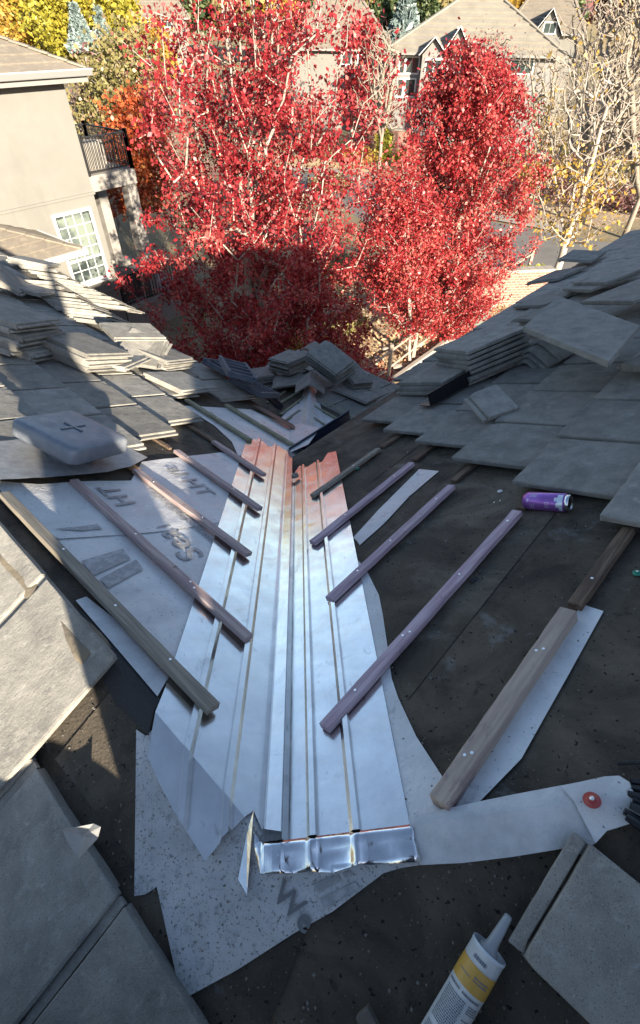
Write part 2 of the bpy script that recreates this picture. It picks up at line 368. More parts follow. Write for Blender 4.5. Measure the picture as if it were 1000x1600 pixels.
# lettering
def text(txt, P_, px, py, size, xd, yd, parent, lift=.012, m=None, tilt=0, spacing=1.0, shear=0):
    c = bpy.data.curves.new('t', 'FONT'); c.body = txt; c.size = size; c.space_character = spacing; c.shear = shear; c.offset = size*.012
    o = bpy.data.objects.new('t', c); C.objects.link(o)
    dg = bpy.context.evaluated_depsgraph_get(); me = bpy.data.meshes.new_from_object(o.evaluated_get(dg))
    bpy.data.objects.remove(o)
    p = P_.hit(px, py, lift) if P_ else Vector(px); X_ = Vector(xd).normalized(); Y_ = Vector(yd).normalized()
    if tilt:
        Q = Quaternion(X_.cross(Y_), math.radians(tilt)); X_ = Q @ X_; Y_ = Q @ Y_
    M = Matrix((X_, Y_, X_.cross(Y_))).transposed().to_4x4(); M.translation = p; me.transform(M)
    me.materials.clear(); return link('printed_lettering', me, m or M_ink, parent)
def quads(P_, qs, parent, lift=.012, name='printed_mark', m=None):
    bm = bmesh.new()
    for q in qs: bm.faces.new([bm.verts.new(P_.hit(*p, lift)) for p in q])
    bmesh.ops.recalc_face_normals(bm, faces=bm.faces)
    return obj(name, bm, m or M_ink, parent)
text('Seal', PL, 322, 868, .150, PL.eu, PL.ev, u1, .0095, spacing=1.06)
text('HT', PL, 214, 787, .125, PL.eu, PL.ev, u2, .0135)
text('waterproofing', PL, 342, 850, .046, PL.eu, PL.ev, u1, .0095)
text('al HT', PL, 259, 731, .125, -PL.eu, -PL.ev, u2, .0140, spacing=1.05)
text('waterproofing', PL, 288, 806, .040, PL.eu, PL.ev, u2, .0135)
quads(PL, [[(127,876),(192,857),(204,873),(146,899)], [(156,904),(213,874),(224,889),(169,919)]], u1, .0095)
quads(PL, [[(84,826),(118,823),(152,819),(160,826),(128,829)]], u2, .0135)
quads(PB, [[(489,1382),(527,1367),(533,1376),(495,1394)], [(500,1405),(556,1378),(561,1388),(506,1419)], [(535,1365),(546,1360),(550,1367),(539,1373)]], u3, .0085)
text('We', PB, 424, 1401, .060, -PB.eu, PB.ev, u3, .0095, tilt=2, m=mat('dark_grey_ink', (.13,.135,.145), .5))
text('TITAN', PL, 425, 660, .11, PL.eu, PL.ev, u2, .014) if False else None

# ------------------------------------------------------------------ metal valley
RIBS = [(-.281,.007,.017), (-.180,.007,.017), (-.078,.018,.032), (.005,.006,.016), (.092,.006,.016)]
def prof(x, y):
    h = 0
    for c, hw, ht in RIBS:
        d = abs(x-c)
        if d < hw: h = max(h, ht)
        elif d < hw+.006: h = max(h, ht*(1-(d-hw)/.006))
    return h
rx = []
for c, hw, ht in RIBS: rx += [c-hw-.006, c-hw, c+hw, c+hw+.006]
rx += [-.0785, -.095, -.061]
val = empty('valley_flashing', T0, 'long galvanized steel valley with raised ribs running down the middle of the roof', 'valley flashing')
topR = hits(PR, [(525,705),(512,708),(503,722),(492,722),(480,730),(468,728),(461,738)], .006)
pr = [(.197, Y0-.0)] + topR + [(-.058, topR[-1][1]-.02), (-.058, Y0)]
drape('flashing_panel', pr, M_metal, val, .006, .06, prof, rx, wrinkle=.0012, th=.0009, seed=31)
topL = hits(PL, [(385,690),(398,687),(409,689),(420,699),(434,697),(448,706),(452,722),(458,728)], .006)
ovh = hits(PB, [(395,1262),(372,1288),(350,1312),(336,1330),(322,1348),(300,1312),(275,1272),(250,1225),(232,1184)], .01)
plf = [(-.0585, topL[-1][1])] + topL[::-1][1:] + [(-.372, .60)] + ovh[::-1] + [(-.100, Y0+.02), (-.0585, Y0+.01)]
def lipw(x, y):
    return max(0, (Y0+XV) - (x+y))*.10 if x < XV else 0
def cling(x, y):
    # bottom flap of the left panel is only partly folded down over the ridge
    return 0
drape('flashing_panel', plf, M_metal, val, .0095, .06, prof, rx, wrinkle=.0012, th=.0009, seed=37, wf=lipw)
# crumpled lip folded over the ridge at the near end
lip = hits(PB, [(655,1350),(600,1352),(562,1354),(520,1366),(480,1364),(440,1368),(408,1369),(398,1330),(396,1300)], .01)
lp = [(.199, Y0-.001)] + lip + [(-.10, Y0-.001)]
def crumple(x, y):
    from mathutils import noise as nz
    t = max(0, Y0-y); k = min(1, t/.03)
    loc = .45 + .9*math.exp(-((x-.055)/.035)**2) + .5*math.exp(-((x+.06)/.03)**2)
    f = abs(nz.noise(Vector((x*11, y*5, 4)))); s_ = abs(nz.noise(Vector((x*16+y*20, y*16, 9))))
    return k*loc*(max(0, 1-3*f)*.018 + max(0, 1-3*s_)*.012) + .010*math.exp(-((t-.010)/.008)**2) + .010*k*min(1, t/.08)
drape('folded_end', lp, M_foil, val, .010, .013, lambda x, y: prof(x, y)*.25*max(0, 1-(Y0-y)/.05), rx, th=.0008, wf=crumple, smooth=True)
# upright bent tab where the two panels part
bm = bmesh.new()
q = [PB.hit(397,1266,.020), PB.hit(386,1398,.014), PB.hit(372,1374,.010), PB.hit(386,1302,.012)]
poly_prism(bm, [q[0], q[1], q[3]], Vector((-.001,0,.0)));
poly_prism(bm, [q[3], q[1], q[2]], Vector((-.0,0,.001)))
bmesh.ops.recalc_face_normals(bm, faces=bm.faces)
obj('bent_tab', bm, M_foil, val)
bm = bmesh.new()
for (px, py) in [(322,955),(415,1035)]:
    p = PL.hit(px, py, .012); box(bm, p, (.012,.02,.002))
bm.free()
sc = empty('sheet_metal_scrap', PB.hit(125,1310,.01), 'small bent triangular sheet metal offcut lying on dark felt at lower left', 'metal scrap')
bm = bmesh.new()
pts = [PB.hit(97,1297,.085), PB.hit(146,1287,.095), PB.hit(157,1292,.11), PB.hit(152,1311,.085), PB.hit(122,1342,.06), PB.hit(108,1320,.07)]
c0 = PB.hit(130,1306,.072)
vs = [bm.verts.new(p) for p in pts]; cc = bm.verts.new(c0)
for i in range(6): bm.faces.new((vs[i], vs[(i+1)%6], cc))
bmesh.ops.recalc_face_normals(bm, faces=bm.faces); bmesh.ops.solidify(bm, geom=bm.faces[:], thickness=.0008)
obj('bent_sheet', bm, M_flange, sc)

# white membrane strip over the hip with its red cap nail
hs = tag(drape('hip_membrane', hits(PR, [(636,1279),(700,1264),(800,1243),(880,1228),(940,1217),(962,1216),(978,1226),(990,1255)], .01) +
      hits(PB, [(997,1284),(960,1296),(943,1301),(925,1321),(880,1327),(800,1340),(720,1350),(655,1353),(645,1320)], .01), M_strip, None, .016, .02, wrinkle=.004, seed=41, smooth=True),
      'long translucent white membrane strip laid over the hip, red nail at its end', 'membrane strip')
drape('overlapping_patch', hits(PR, [(872,1232),(940,1217),(962,1216),(978,1226),(990,1255)], .01) + hits(PB, [(997,1284),(960,1296),(943,1301),(925,1321)], .01), M_under, hs, .0225, .02, wrinkle=.005, seed=43, smooth=True)
def cap_nail(name, label, P_, px, py, r, m, lift):
    t = empty(name, P_.hit(px, py, lift), label, 'cap nail')
    for nm, rr, hh, mm, z in (('washer', r, .004, m, 0), ('nail_head', r*.28, .003, M_nail, .006)):
        bm = bmesh.new(); bmesh.ops.create_cone(bm, cap_ends=True, segments=28, radius1=rr, radius2=rr*.97, depth=hh*.6)
        if nm == 'washer':
            bmesh.ops.create_cone(bm, cap_ends=True, segments=20, radius1=r*.45, radius2=r*.38, depth=.004, matrix=Matrix.Translation((0,0,.003)))
        Q = P_.n.to_track_quat('Z', 'Y').to_matrix().to_4x4(); Q.translation = P_.hit(px, py, lift) + P_.n*z
        bm.transform(Q); obj(nm, bm, mm, t, True)
    return t
cap_nail('cap_nail', 'red plastic cap nail holding down the end of the white membrane strip', PR, 925, 1250, .0150, M_red, .032)
cap_nail('cap_nail', 'green plastic cap nail on bare felt at the right edge of the roof', PR, 996, 895, .0125, M_green_pl, .006)
cap_nail('cap_nail', 'small green cap nail beside the upper weathered batten right of the valley', PR, 558, 732, .014, M_green_pl, .01)
for px, py, lb in ((781,767,'white round nail cap on the black felt left of the purple can'),):
    bm = bmesh.new(); bmesh.ops.create_cone(bm, cap_ends=True, segments=20, radius1=.011, radius2=.008, depth=.003)
    Q = PR.n.to_track_quat('Z','Y').to_matrix().to_4x4(); Q.translation = PR.hit(px, py, .006); bm.transform(Q)
    tag(obj('nail_cap', bm, M_white), lb, 'nail cap')

# ------------------------------------------------------------------ battens
def batten(P_, a, b, wd, th, m, label, lift=0, nails=(), group=None, lift2=None):
    pa = P_.hit(*a, lift+th); pb = P_.hit(*b, (lift if lift2 is None else lift2)+th)
    t = empty('batten', (pa+pb)/2, label, 'batten', group)
    bm = bmesh.new(); n_ = 14; x = (pb-pa).normalized(); y = P_.n.cross(x).normalized(); z = x.cross(y)
    L = (pb-pa).length; rings = []
    for i in range(n_+1):
        s = i/n_; c = pa + x*(L*s)
        wob = lambda k: random.uniform(-1,1)*.0009
        rings.append([bm.verts.new(c + y*(sy*wd/2 + wob(0)) + z*(zz + wob(1))) for sy, zz in ((-1,-th),(1,-th),(1,0),(-1,0))])
    for r0, r1 in zip(rings[:-1], rings[1:]):
        for k in range(4): bm.faces.new((r0[k], r0[(k+1)%4], r1[(k+1)%4], r1[k]))
    bm.faces.new(rings[0][::-1]); bm.faces.new(rings[-1])
    bmesh.ops.recalc_face_normals(bm, faces=bm.faces)
    es = [e for e in bm.edges if len(e.link_faces) == 2 and e.calc_face_angle(0) > .8]
    bmesh.ops.bevel(bm, geom=es, offset=.0018, segments=1, affect='EDGES')
    obj('wood_strip', bm, m, t)
    for s, o in nails:
        bm = bmesh.new(); bmesh.ops.create_cone(bm, cap_ends=True, segments=12, radius1=.0042, radius2=.0036, depth=.002)
        Q = z.to_track_quat('Z','Y').to_matrix().to_4x4(); Q.translation = pa + x*(L*s) + y*o + z*.001; bm.transform(Q)
        obj('nail_head', bm, M_nail, t)
    return t
gL = 'battens nailed across the left slope'; gR = 'battens nailed across the right slope'
batten(PL, (6,768), (335,1104), .040, .020, M_grey_wood, 'long olive-grey batten nearest the ridge, left of the metal valley', .010, [(.35,.008),(.62,0),(.84,.004)], gL, .024)
batten(PL, (116,748), (390,994), .036, .019, M_purpleL, 'second batten up from the ridge, purple with a raw pink patch, crossing the large lettering', .010, [(.42,0),(.72,.004),(.75,-.006)], gL, .022)
batten(PL, (212,732), (390,864), .036, .019, M_purpleL, 'third left batten, orange and pink at its upper end near the vent', .010, [(.18,0),(.62,.004)], gL, .022)
batten(PL, (276,702), (407,793), .036, .019, M_purpleL, 'fourth left batten, purple-brown, ending on the metal between two ribs', .010, [(.15,0),(.7,.004)], gL, .022)
batten(PL, (334,688), (413,740), .036, .019, M_purpleL, 'short purple batten at the top left of the metal valley', .010, [(.4,0)], gL, .022)
batten(PL, (296,664), (340,692), .034, .014, M_rot, 'dark old batten end above the short purple batten', .004, [], gL)
batten(PL, (292,623), (392,686), .036, .019, M_green_wood, 'grey weathered batten crossing the pale underlayment left of the small hip', .012, [(.5,0)], gL)
batten(PL, (354,631), (464,697), .036, .019, M_green_wood, 'weathered batten closest to the eave strip, left of the small hip', .012, [(.5,0)], gL)
batten(PL, (200,723), (216,733), .036, .019, mat('raw_split_wood', (.42,.24,.12), .8, cols=(.3,.17,.09), scale=30), 'broken orange stub of wood at the corner of the vent flange', .010, [], gL)
batten(PL, (240,683), (268,700), .030, .012, M_rot, 'old stained batten stub under the sunlit tile edge', .004, [], gL)
batten(PR, (505,1134), (808,797), .036, .020, M_purple, 'longest purple batten right of the valley, reaching up to the purple can', .010, [(.12,0),(.33,.004),(.35,-.006),(.62,0),(.93,0)], gR)
batten(PR, (513,934), (705,757), .036, .020, M_purple, 'second purple batten right of the valley', .010, [(.2,0),(.45,0),(.85,0)], gR)
batten(PR, (487,846), (643,722), .036, .020, M_purple, 'third purple batten right of the valley, below the narrow underlayment strip', .010, [(.3,0),(.8,0)], gR)
batten(PR, (487,773), (591,700), .034, .018, M_grey_wood, 'grey-brown batten at the top right of the metal valley', .010, [(.6,0)], gR)
batten(PR, (684,1250), (888,950), .041, .034, M_raw, 'thick pale wooden batten beside the white underlayment strip on the right', .002, [(.18,.006),(.2,-.004),(.72,.006),(.74,-.006)], gR)
batten(PR, (897,943), (982,824), .036, .022, M_rot, 'rotten dark brown batten disappearing under the tiles at the right edge', .004, [(.3,0)], gR)
batten(PR, (812,793), (834,768), .034, .014, M_rot, 'dark rotten batten stub beneath the purple can', .004, [], gR)
batten(PR, (708,750), (742,722), .034, .014, M_rot, 'split dark batten stub past the second purple batten', .004, [], gR)
batten(PR, (647,717), (682,690), .034, .014, M_rot, 'dark batten stub past the third purple batten', .004, [], gR)
batten(PR, (596,697), (640,668), .034, .014, M_rot, 'dark batten stub below the first row of right-hand tiles', .004, [], gR)
bm = bmesh.new(); p = PR.hit(461,743,.03); box(bm, p, (.034,.024,.02), Matrix.Rotation(.4, 3, 'Z'), .002)
tag(obj('wood_block', bm, M_grey_wood), 'small wood offcut lying on the valley rib near its broken upper end', 'wood block')

# ------------------------------------------------------------------ roof tiles
def tile_bm(W=.33, L=.42, t=.022, flip=False):
    """flat concrete tile: x = across the slope, y = up the slope, origin at the near lower corner, top at z=0"""
    bm = bmesh.new()
    box(bm, (W/2+.012, L/2, -t/2), (W-.024, L, t), None, .0035)
    box(bm, (.008, L/2, -t*.72), (.022, L-.004, t*.5), None, .002)          # interlocking side lip
    box(bm, (W-.006, L/2, -t*.32), (.018, L-.006, t*.5), None, .002)
    for k in range(5): box(bm, (W*(.14+.18*k), L/2+.02, -t-.004), (.012, L-.07, .010))   # ribs beneath
    box(bm, (W/2, .014, -t-.003), (W-.05, .018, .010)); box(bm, (W/2, L-.014, -t-.006), (W-.04, .022, .014))
    return bm
_tc = {}
def tile_mesh(W, L, t, rich=True):
    k = (round(W,3), round(L,3), t, random.randrange(5))
    if k not in _tc:
        me = bpy.data.meshes.new('roof_tile'); bm = tile_bm(W, L, t)
        from mathutils import noise as nz
        for i in range(1, 9):
            bmesh.ops.bisect_plane(bm, geom=bm.verts[:]+bm.edges[:]+bm.faces[:], dist=1e-6, plane_co=(W*i/9,0,0), plane_no=(1,0,0))
            bmesh.ops.bisect_plane(bm, geom=bm.verts[:]+bm.edges[:]+bm.faces[:], dist=1e-6, plane_co=(0,L*i/9,0), plane_no=(0,1,0))
        sd = random.random()*50; chips = [(random.choice((.02,W-.02)), random.choice((0,L)), random.uniform(.012,.030)) for _ in range(1)] + [(random.uniform(0,W), 0, random.uniform(.006,.016))]
        for v in bm.verts:
            c = v.co; ex = min(abs(c.x), abs(W-c.x)); ey = min(abs(c.y), abs(L-c.y)); e = min(ex, ey)
            if e < .03:
                d = Vector((W/2-c.x, L/2-c.y, 0)).normalized(); v.co += d*(abs(nz.noise(Vector((c.x*40+sd, c.y*40, sd))))*.004)
            for hx, hy, hr in chips:
                q = math.hypot(c.x-hx, c.y-hy)
                if q < hr and c.z > -t*.7: v.co += Vector((W/2-c.x, L/2-c.y, 0)).normalized()*(hr-q)*.55 + Vector((0,0,-.004))
            v.co.z += nz.noise(Vector((c.x*6+sd, c.y*6, 1)))*.0012
        bm.to_mesh(me); bm.free(); me.materials.append(M_tile); _tc[k] = me
    return _tc[k]
def frame(o, X_, Y_, Z_=None):
    X_ = X_.normalized(); Z_ = (Z_ or X_.cross(Y_)).normalized(); Y_ = Z_.cross(X_)
    M = Matrix((X_, Y_, Z_)).transposed().to_4x4(); M.translation = o; return M
def place(o, M, parent=None):
    if parent:
        o.parent = parent; o.matrix_parent_inverse = parent_matrix(parent).inverted()
    o.matrix_basis = M
def field(label, P_, rows, W, course, L, group=None, lift=.062, handed=1, umax=8, ok=None, t=.022, vis=95):
    """laid tiles; rows = [(v_front, u_start)].  handed: sign of u x v against the up normal"""
    root = empty('laid_tile_field', P_.at(rows[0][1], rows[0][0]), label, 'roof tiles', group)
    cand = []
    for k, (v, u0) in enumerate(rows):
        u = u0
        while u < umax:
            if ok is None or ok(u, v): cand.append((u, v, k))
            u += W
    cand.sort(key=lambda c: (P_.at(c[0], c[1]) - CAM).length)
    rest = bmesh.new()
    for i, (u, v, k) in enumerate(cand):
        me = tile_mesh(W-.004, L, t)
        dz = random.uniform(-.0025, .003); n = P_.n
        up = (P_.ev - n*((.046 if P_ is PL else .030)/L)).normalized()
        du = random.uniform(-.002, .002); dv = random.uniform(-.004, .004)
        if P_.eu.cross(P_.ev).dot(P_.n) > 0: o_, X_ = P_.at(u+du, v+dv, lift+dz), P_.eu
        else: o_, X_ = P_.at(u+du+W-.004, v+dv, lift+dz), -P_.eu
        X_ = (X_ + P_.ev*random.uniform(-.004,.004)).normalized()
        M = frame(o_, X_, up)
        if i < vis:
            o = bpy.data.objects.new('roof_tile', me); C.objects.link(o); place(o, M, root)
        else:
            b2 = bmesh.new(); b2.from_mesh(me); b2.transform(M); tmp = bpy.data.meshes.new('tmp'); b2.to_mesh(tmp); b2.free(); rest.from_mesh(tmp); bpy.data.meshes.remove(tmp)
    if len(cand) > vis: tag(obj('roof_tile', rest, M_tile, root), kind='stuff')
    else: rest.free()
    return root
# right slope: tip (nearest lower corner) of every row, read off the photo
tips = [(565,655),(598,670),(648,688),(706,715),(798,750),(938,805)]
rowsR = []
for p in tips:
    u, v = PR.uv(PR.hit(*p, .062)); rowsR.append((v, u))
v0, u0 = rowsR[-1]
rowsR.insert(0, (rowsR[0][0]-.33, rowsR[0][1]+.75))
for k in range(1, 7): rowsR.append((v0+.365*k, u0-.165*k if k < 3 else u0-.33))
field('grey flat tiles still laid on the right slope in stepped rows', PR, rowsR, .40, .365, .42, handed=1, umax=9,
      ok=lambda u, v: (PR.at(u+.4, v+.2).y > Y0+.1) and PR.at(u+.40, v).x < WP.x+.1 and PR.at(u+.4,v+.35).x < WP.x+.3)
tipsL = [(-2.63,2.74),(-2.31,3.12),(-1.99,2.72),(-1.67,2.27),(-1.33,2.08),(-1.03,1.93),(-.69,1.9),(-.36,2.12)]
field('pale grey flat tiles laid on the sunlit left slope around the square vent', PL, tipsL, .40, .335, .40, handed=1, umax=11.5)
# near side (behind the ridge) at the two lower corners
def Buv(px, py, lift=.055): return PB.uv(PB.hit(px, py, lift))
uA, vA = Buv(158, 1045); uB, vB = Buv(40, 1190); uC, vC = Buv(181, 1402)
print('B tiles', (uA,vA), (uB,vB), (uC,vC), Buv(100,930), Buv(260,1600))
M_tile_near = M_tile
def near_field(label, rows, umin):
    root = empty('laid_tile_field', PB.at(0, rows[0][0]), label, 'roof tiles')
    for v, us in rows:
        for (a, b) in us:
            Lt = .215 if v > .3 else .42
            me = tile_mesh(b-a-.004, Lt, .022)
            up = (PB.ev - PB.n*.05).normalized()
            o = bpy.data.objects.new('roof_tile', me); C.objects.link(o)
            place(o, frame(PB.at(b, v-Lt, .055+random.uniform(0,.002)), -PB.eu, up), root)
    return root
near_field('tan-grey textured tiles on the near side of the ridge, partly sunlit at the left edge', 
   [(.025, [(.585,.985),(.985,1.385),(1.385,1.785)]), (-.287, [(-.62,-.22),(-.22,.18),(.18,.58),(.58,.98),(.98,1.38)]), (-.65, [(-1.0,-.6),(-.6,-.2),(-.2,.2),(.2,.6),(.6,1.0),(1.0,1.4),(1.4,1.8)]), (-1.01, [(-1.2,-.8),(-.8,-.4),(-.4,0),(0,.4),(.4,.8),(.8,1.2),(1.2,1.6)])], 0)
near_field('dark grey tiles at the lower right corner behind the caulk tube', [(.425, [(-.83,-.43),(-1.23,-.83)])], 0)
# black granule edge felt beneath near tiles
sheet('felt_strip', 'worn brown-black felt band along the upper edge of the near left tiles', 'felt', PB,
      [(30,1186),(48,1180),(96,1262),(190,1420),(275,1600),(255,1600),(165,1410)], M_shingle, .02)
# torn roll of brown felt at the ridge
def roll():
    bm = bmesh.new(); rings = []
    from mathutils import noise as nz
    N = 40
    for i in range(N+1):
        s = i/N; u = 1.95 - s*1.30
        r = .036 + .012*nz.noise(Vector((u*5, 0, 0)))
        rg = []
        c = T0 + PL.eu*(u) + Vector((-.018,-.018,-.012))
        for k in range(9):
            a = math.radians(-25 + k*25)
            wv = .006*nz.noise(Vector((u*9, k*.7, 2)))
            rr = r + wv + (0 if k < 8 else .012*nz.noise(Vector((u*30, 1, 1))))
            rg.append(bm.verts.new(c + Vector((q2,q2,0))*(math.cos(a)*rr*1.25) + Vector((0,0,1))*(math.sin(a)*rr)))
        rings.append(rg)
    for a, b in zip(rings[:-1], rings[1:]):
        for k in range(8): bm.faces.new((a[k], a[k+1], b[k+1], b[k]))
    bmesh.ops.recalc_face_normals(bm, faces=bm.faces)
    bmesh.ops.solidify(bm, geom=bm.faces[:], thickness=.003)
    tag(obj('ridge_felt', bm, M_paper, None, True), 'torn brown felt roll curling along the left ridge beside the longest left batten', 'ridge felt')
roll()
# ------------------------------------------------------------------ loose tiles
ORD = ['topmost','second from the top','third from the top','fourth from the top','fifth from the top','sixth from the top','seventh from the top','eighth from the top','ninth from the top']
def on_ray(px, py, A_, L, ref):
    """point on the pixel's ray at distance L from A_, the root nearest to ref"""
    d = ray(px, py); o = CAM - A_; b = o.dot(d); c = o.dot(o) - L*L; D = b*b - c
    if D <= 0: return CAM + d*(-b)
    r = [CAM + d*(-b-math.sqrt(D)), CAM + d*(-b+math.sqrt(D))]
    return min(r, key=lambda p: (p-ref).length)
def tile3(P_, a, b, c, L, W, lift):
    """frame of a tile seen with corners a (near), b, c"""
    A_ = P_.hit(*a, lift)
    B_ = on_ray(*b, A_, L, A_ + (P_.hit(*b, lift)-A_).normalized()*L)
    C_ = on_ray(*c, A_, W, A_ + (P_.hit(*c, lift)-A_).normalized()*W)
    y = (B_-A_).normalized(); x = (C_-A_); x = (x - y*x.dot(y)).normalized()
    if x.cross(y).z < 0: x, y, L, W = y, x, W, L
    return A_, x, y, L, W
def flat_tile3(P_, a, b, lift, L, W, roll=0, toward=1):
    """tile lying parallel to P_ with one edge running from pixel a towards pixel b"""
    A_ = P_.hit(*a, lift); y = (P_.hit(*b, lift)-A_).normalized(); x = y.cross(P_.n).normalized()
    # the tile spreads away from the camera
    if (A_ + x*W - CAM).length < (A_ - x*W - CAM).length: x = -x
    if roll:
        Q = Quaternion(y, math.radians(roll)); x = Q @ x
    if x.cross(y).dot(P_.n) < 0: return A_, y, x, W, L      # (x=y', y=x')
    return A_, x, y, L, W
def loose(fr, n, where, group, t=.022, step=.028, jit=.02, ang=3, shift=None, names=None):
    A_, x, y, L, W = fr; z = x.cross(y)
    for k in range(n):
        a = math.radians(random.uniform(-ang, ang)) if k else 0
        Q = Quaternion(z, a); X_, Y_ = Q @ x, Q @ y
        o = A_ - z*(step*k) + (x*random.uniform(-jit,jit) + y*random.uniform(-jit,jit) if k else Vector())
        if shift: o = o + x*shift[0]*k + y*shift[1]*k
        ob = bpy.data.objects.new('loose_tile', tile_mesh(W, L, t)); C.objects.link(ob); ob.matrix_basis = frame(o, X_, Y_, z)
        lb = (f'{ORD[k]} flat grey tile in {where}' if n > 1 else where)
        tag(ob, lb, 'roof tile', group)
GT = 'loose concrete tiles stacked on the roof'
TL = .43
# right slope
loose(flat_tile3(PR, (676,544), (760,552), .27, TL, TL), 7, 'the tall stack by the black flashing', GT, step=.031, jit=.022)
loose(flat_tile3(PR, (617,598), (676,597), .15, TL, TL), 3, 'the low stack at the right eave', GT)
loose(flat_tile3(PR, (893,441), (985,440), .17, .46, .46), 2, 'the flat pair on the upper right', GT, shift=(-.05,-.05))
def quad_tile(P_, cs, label, t=.028):
    ps = [P_.hit(px, py, l) for px, py, l in cs]
    # least-squares plane, then straight down by the thickness
    n = (ps[2]-ps[0]).cross(ps[3]-ps[1]).normalized(); n = n if n.z > 0 else -n
    c = sum(ps, Vector())/4; ps = [p - n*(p-c).dot(n) for p in ps]
    bm = bmesh.new(); poly_prism(bm, [p-n*t for p in ps], n*t); bmesh.ops.recalc_face_normals(bm, faces=bm.faces)
    bmesh.ops.bevel(bm, geom=bm.edges[:], offset=.004, segments=2, affect='EDGES')
    # raised interlocking rib along one edge
    e = (ps[3]-ps[0]).normalized(); f = (ps[1]-ps[0]).normalized()
    bar(bm, ps[0]+f*.012+n*.002, ps[3]+f*.012-e*.0+n*.002, .018, .012, n, .002) if False else None
    print(label, [(ps[i]-ps[(i+1)%4]).length for i in range(4)])
    tag(obj('loose_tile', bm, M_tile), label, 'roof tile', GT)
quad_tile(PR, [(817,510,.36),(952,566,.25),(1001,508,.23),(872,462,.34)], 'large flat tile leaning across the nested ridge tiles')
loose(flat_tile3(PR, (905,470), (1000,470), .20, .5, .45), 1, 'tile lying flat behind the large leaning tile', GT)
loose(flat_tile3(PR, (962,568), (1040,572), .13, TL, TL), 1, 'thick-edged tile lying at the right edge above the laid rows', GT, t=.03)
loose(flat_tile3(PR, (800,497), (842,500), .20, .34, .3), 3, 'the small broken pile beyond the black flashing', GT, jit=.05, ang=12)
loose(flat_tile3(PR, (800,478), (850,476), .09, .43, .43), 1, 'tile overhanging the eave behind the bushes on the right', GT)
loose(tile3(PR, (925,408), (948,392), (905,396), .43, .36, .10), 1, 'dark tile propped on the far right eave in front of the street', GT)
loose(flat_tile3(PR, (868,436), (905,420), .09, .43, .43), 1, 'tile slid over the eave between the bare tree and the flat pair', GT)
fr = tile3(PR, (757,654), (811,636), (730,616), .19, .21, .085)
loose(fr, 1, 'small broken square piece of tile with a grooved edge', GT, t=.030)
# left slope
loose(flat_tile3(PL, (99,500), (0,512), .27, .50, .43), 6, 'the large shaded stack at the left edge', GT, step=.034, jit=.025)
loose(flat_tile3(PL, (117,543), (50,555), .11, .45, .43), 2, 'the pair under the large shaded stack', GT)
loose(flat_tile3(PL, (209,553), (146,555), .18, .43, .45), 4, 'the half sunlit left stack', GT)
loose(flat_tile3(PL, (308,561), (262,566), .15, .43, .43), 3, 'the shaded stack at the left eave', GT)
loose(flat_tile3(PL, (344,607), (300,611), .085, .43, .38), 1, 'single tile jutting over the battens on the left', GT)
def shingled(n, a0, a1, where, roll_, ln=.5, lift=.10):
    for i in range(n):
        nth = 'first second third fourth fifth sixth seventh eighth ninth tenth eleventh'.split()[i]
        s = i/(n-1); p = (a0[0]+(a1[0]-a0[0])*s, a0[1]+(a1[1]-a0[1])*s)
        A_, x, y, L, W = flat_tile3(PL, p, (p[0]-60, p[1]+9+random.uniform(-3,3)), lift+random.uniform(0,.012), ln, .42, 0)
        n_ = PL.n; e = PL.ev
        Q = Quaternion(e, math.radians(roll_+random.uniform(-3,3))); x, y = Q @ x, Q @ y
        if x.cross(y).z < 0: x, y, L, W = y, x, W, L
        ob = bpy.data.objects.new('loose_tile', tile_mesh(W, L, .02)); C.objects.link(ob); ob.matrix_basis = frame(A_ + PL.eu*random.uniform(-.01,.01), x, y)
        tag(ob, f'{nth} sunlit leaning tile from the right end of the {where}', 'roof tile', GT)
SUNLIT = 0
shingled(11, (222,512), (118,456), 'front fanned row', 17)
shingled(9, (226,487), (110,433), 'rear fanned row', 15, .45, .12)
# splayed heap
for i, (a, b, c, lf) in enumerate([((262,529),(180,529),(225,505),.25), ((262,531),(250,574),(240,500),.24), ((270,535),(247,577),(262,500),.23), ((236,558),(200,574),(212,545),.14)]):
    loose(tile3(PL, a, b, c, .43, .33, lf), 1, ['top tile of the splayed sunlit heap, lying nearly level','steep tile on edge in the splayed sunlit heap, left one','steep tile on edge in the splayed sunlit heap, right one','lowest tile sticking out of the splayed sunlit heap'][i], GT)
for i, (a, b, w_) in enumerate([((60,452),(5,470),'tilted tile peaking above the large shaded stack'),((100,455),(30,464),'shaded tile lying beyond the large stack, under the head shadow'),((95,412),(40,420),'farthest left tile in a low pile against the neighbour eave')]):
    loose(flat_tile3(PL, a, b, .12+.04*i, .5, .45, (-20,4,6)[i]), 1 + (i == 2), w_ if i < 2 else 'the low pile against the neighbour eave', GT)
# grooved tiles upside down
def plane3(P_, a, b, c, lift):
    A_, B_, C_ = P_.hit(*a, lift), P_.hit(*b, lift), P_.hit(*c, lift); y = B_-A_; L = y.length; y.normalize(); x = C_-A_; x -= y*x.dot(y); W = x.length; x.normalize()
    if x.cross(y).z < 0: x, y, L, W = y, x, W, L
    return A_, x, y, L, W
def ribbed(P_, fr, label):
    A_, x, y, L, W = fr; z = x.cross(y); t = empty('upturned_tile', A_, label, 'roof tile', GT)
    bm = bmesh.new(); box(bm, (W/2, L/2, -.012), (W, L, .022), None, .004)
    for k in range(5): box(bm, (W*(.06+.22*k), L/2, .008), (.020, L-.02, .022), None, .003)
    box(bm, (W/2, .015, .010), (W, .024, .024), None, .003); box(bm, (W/2, L-.015, .012), (W, .026, .03), None, .003)
    bm.transform(frame(A_, x, y, z)); obj('ribbed_underside', bm, MATS['dark_tile'], t)
mat('dark_tile', (.10,.115,.14), .8, cols=(.055,.065,.085), scale=10, bump=.0012, bscale=200, rnd=.15)
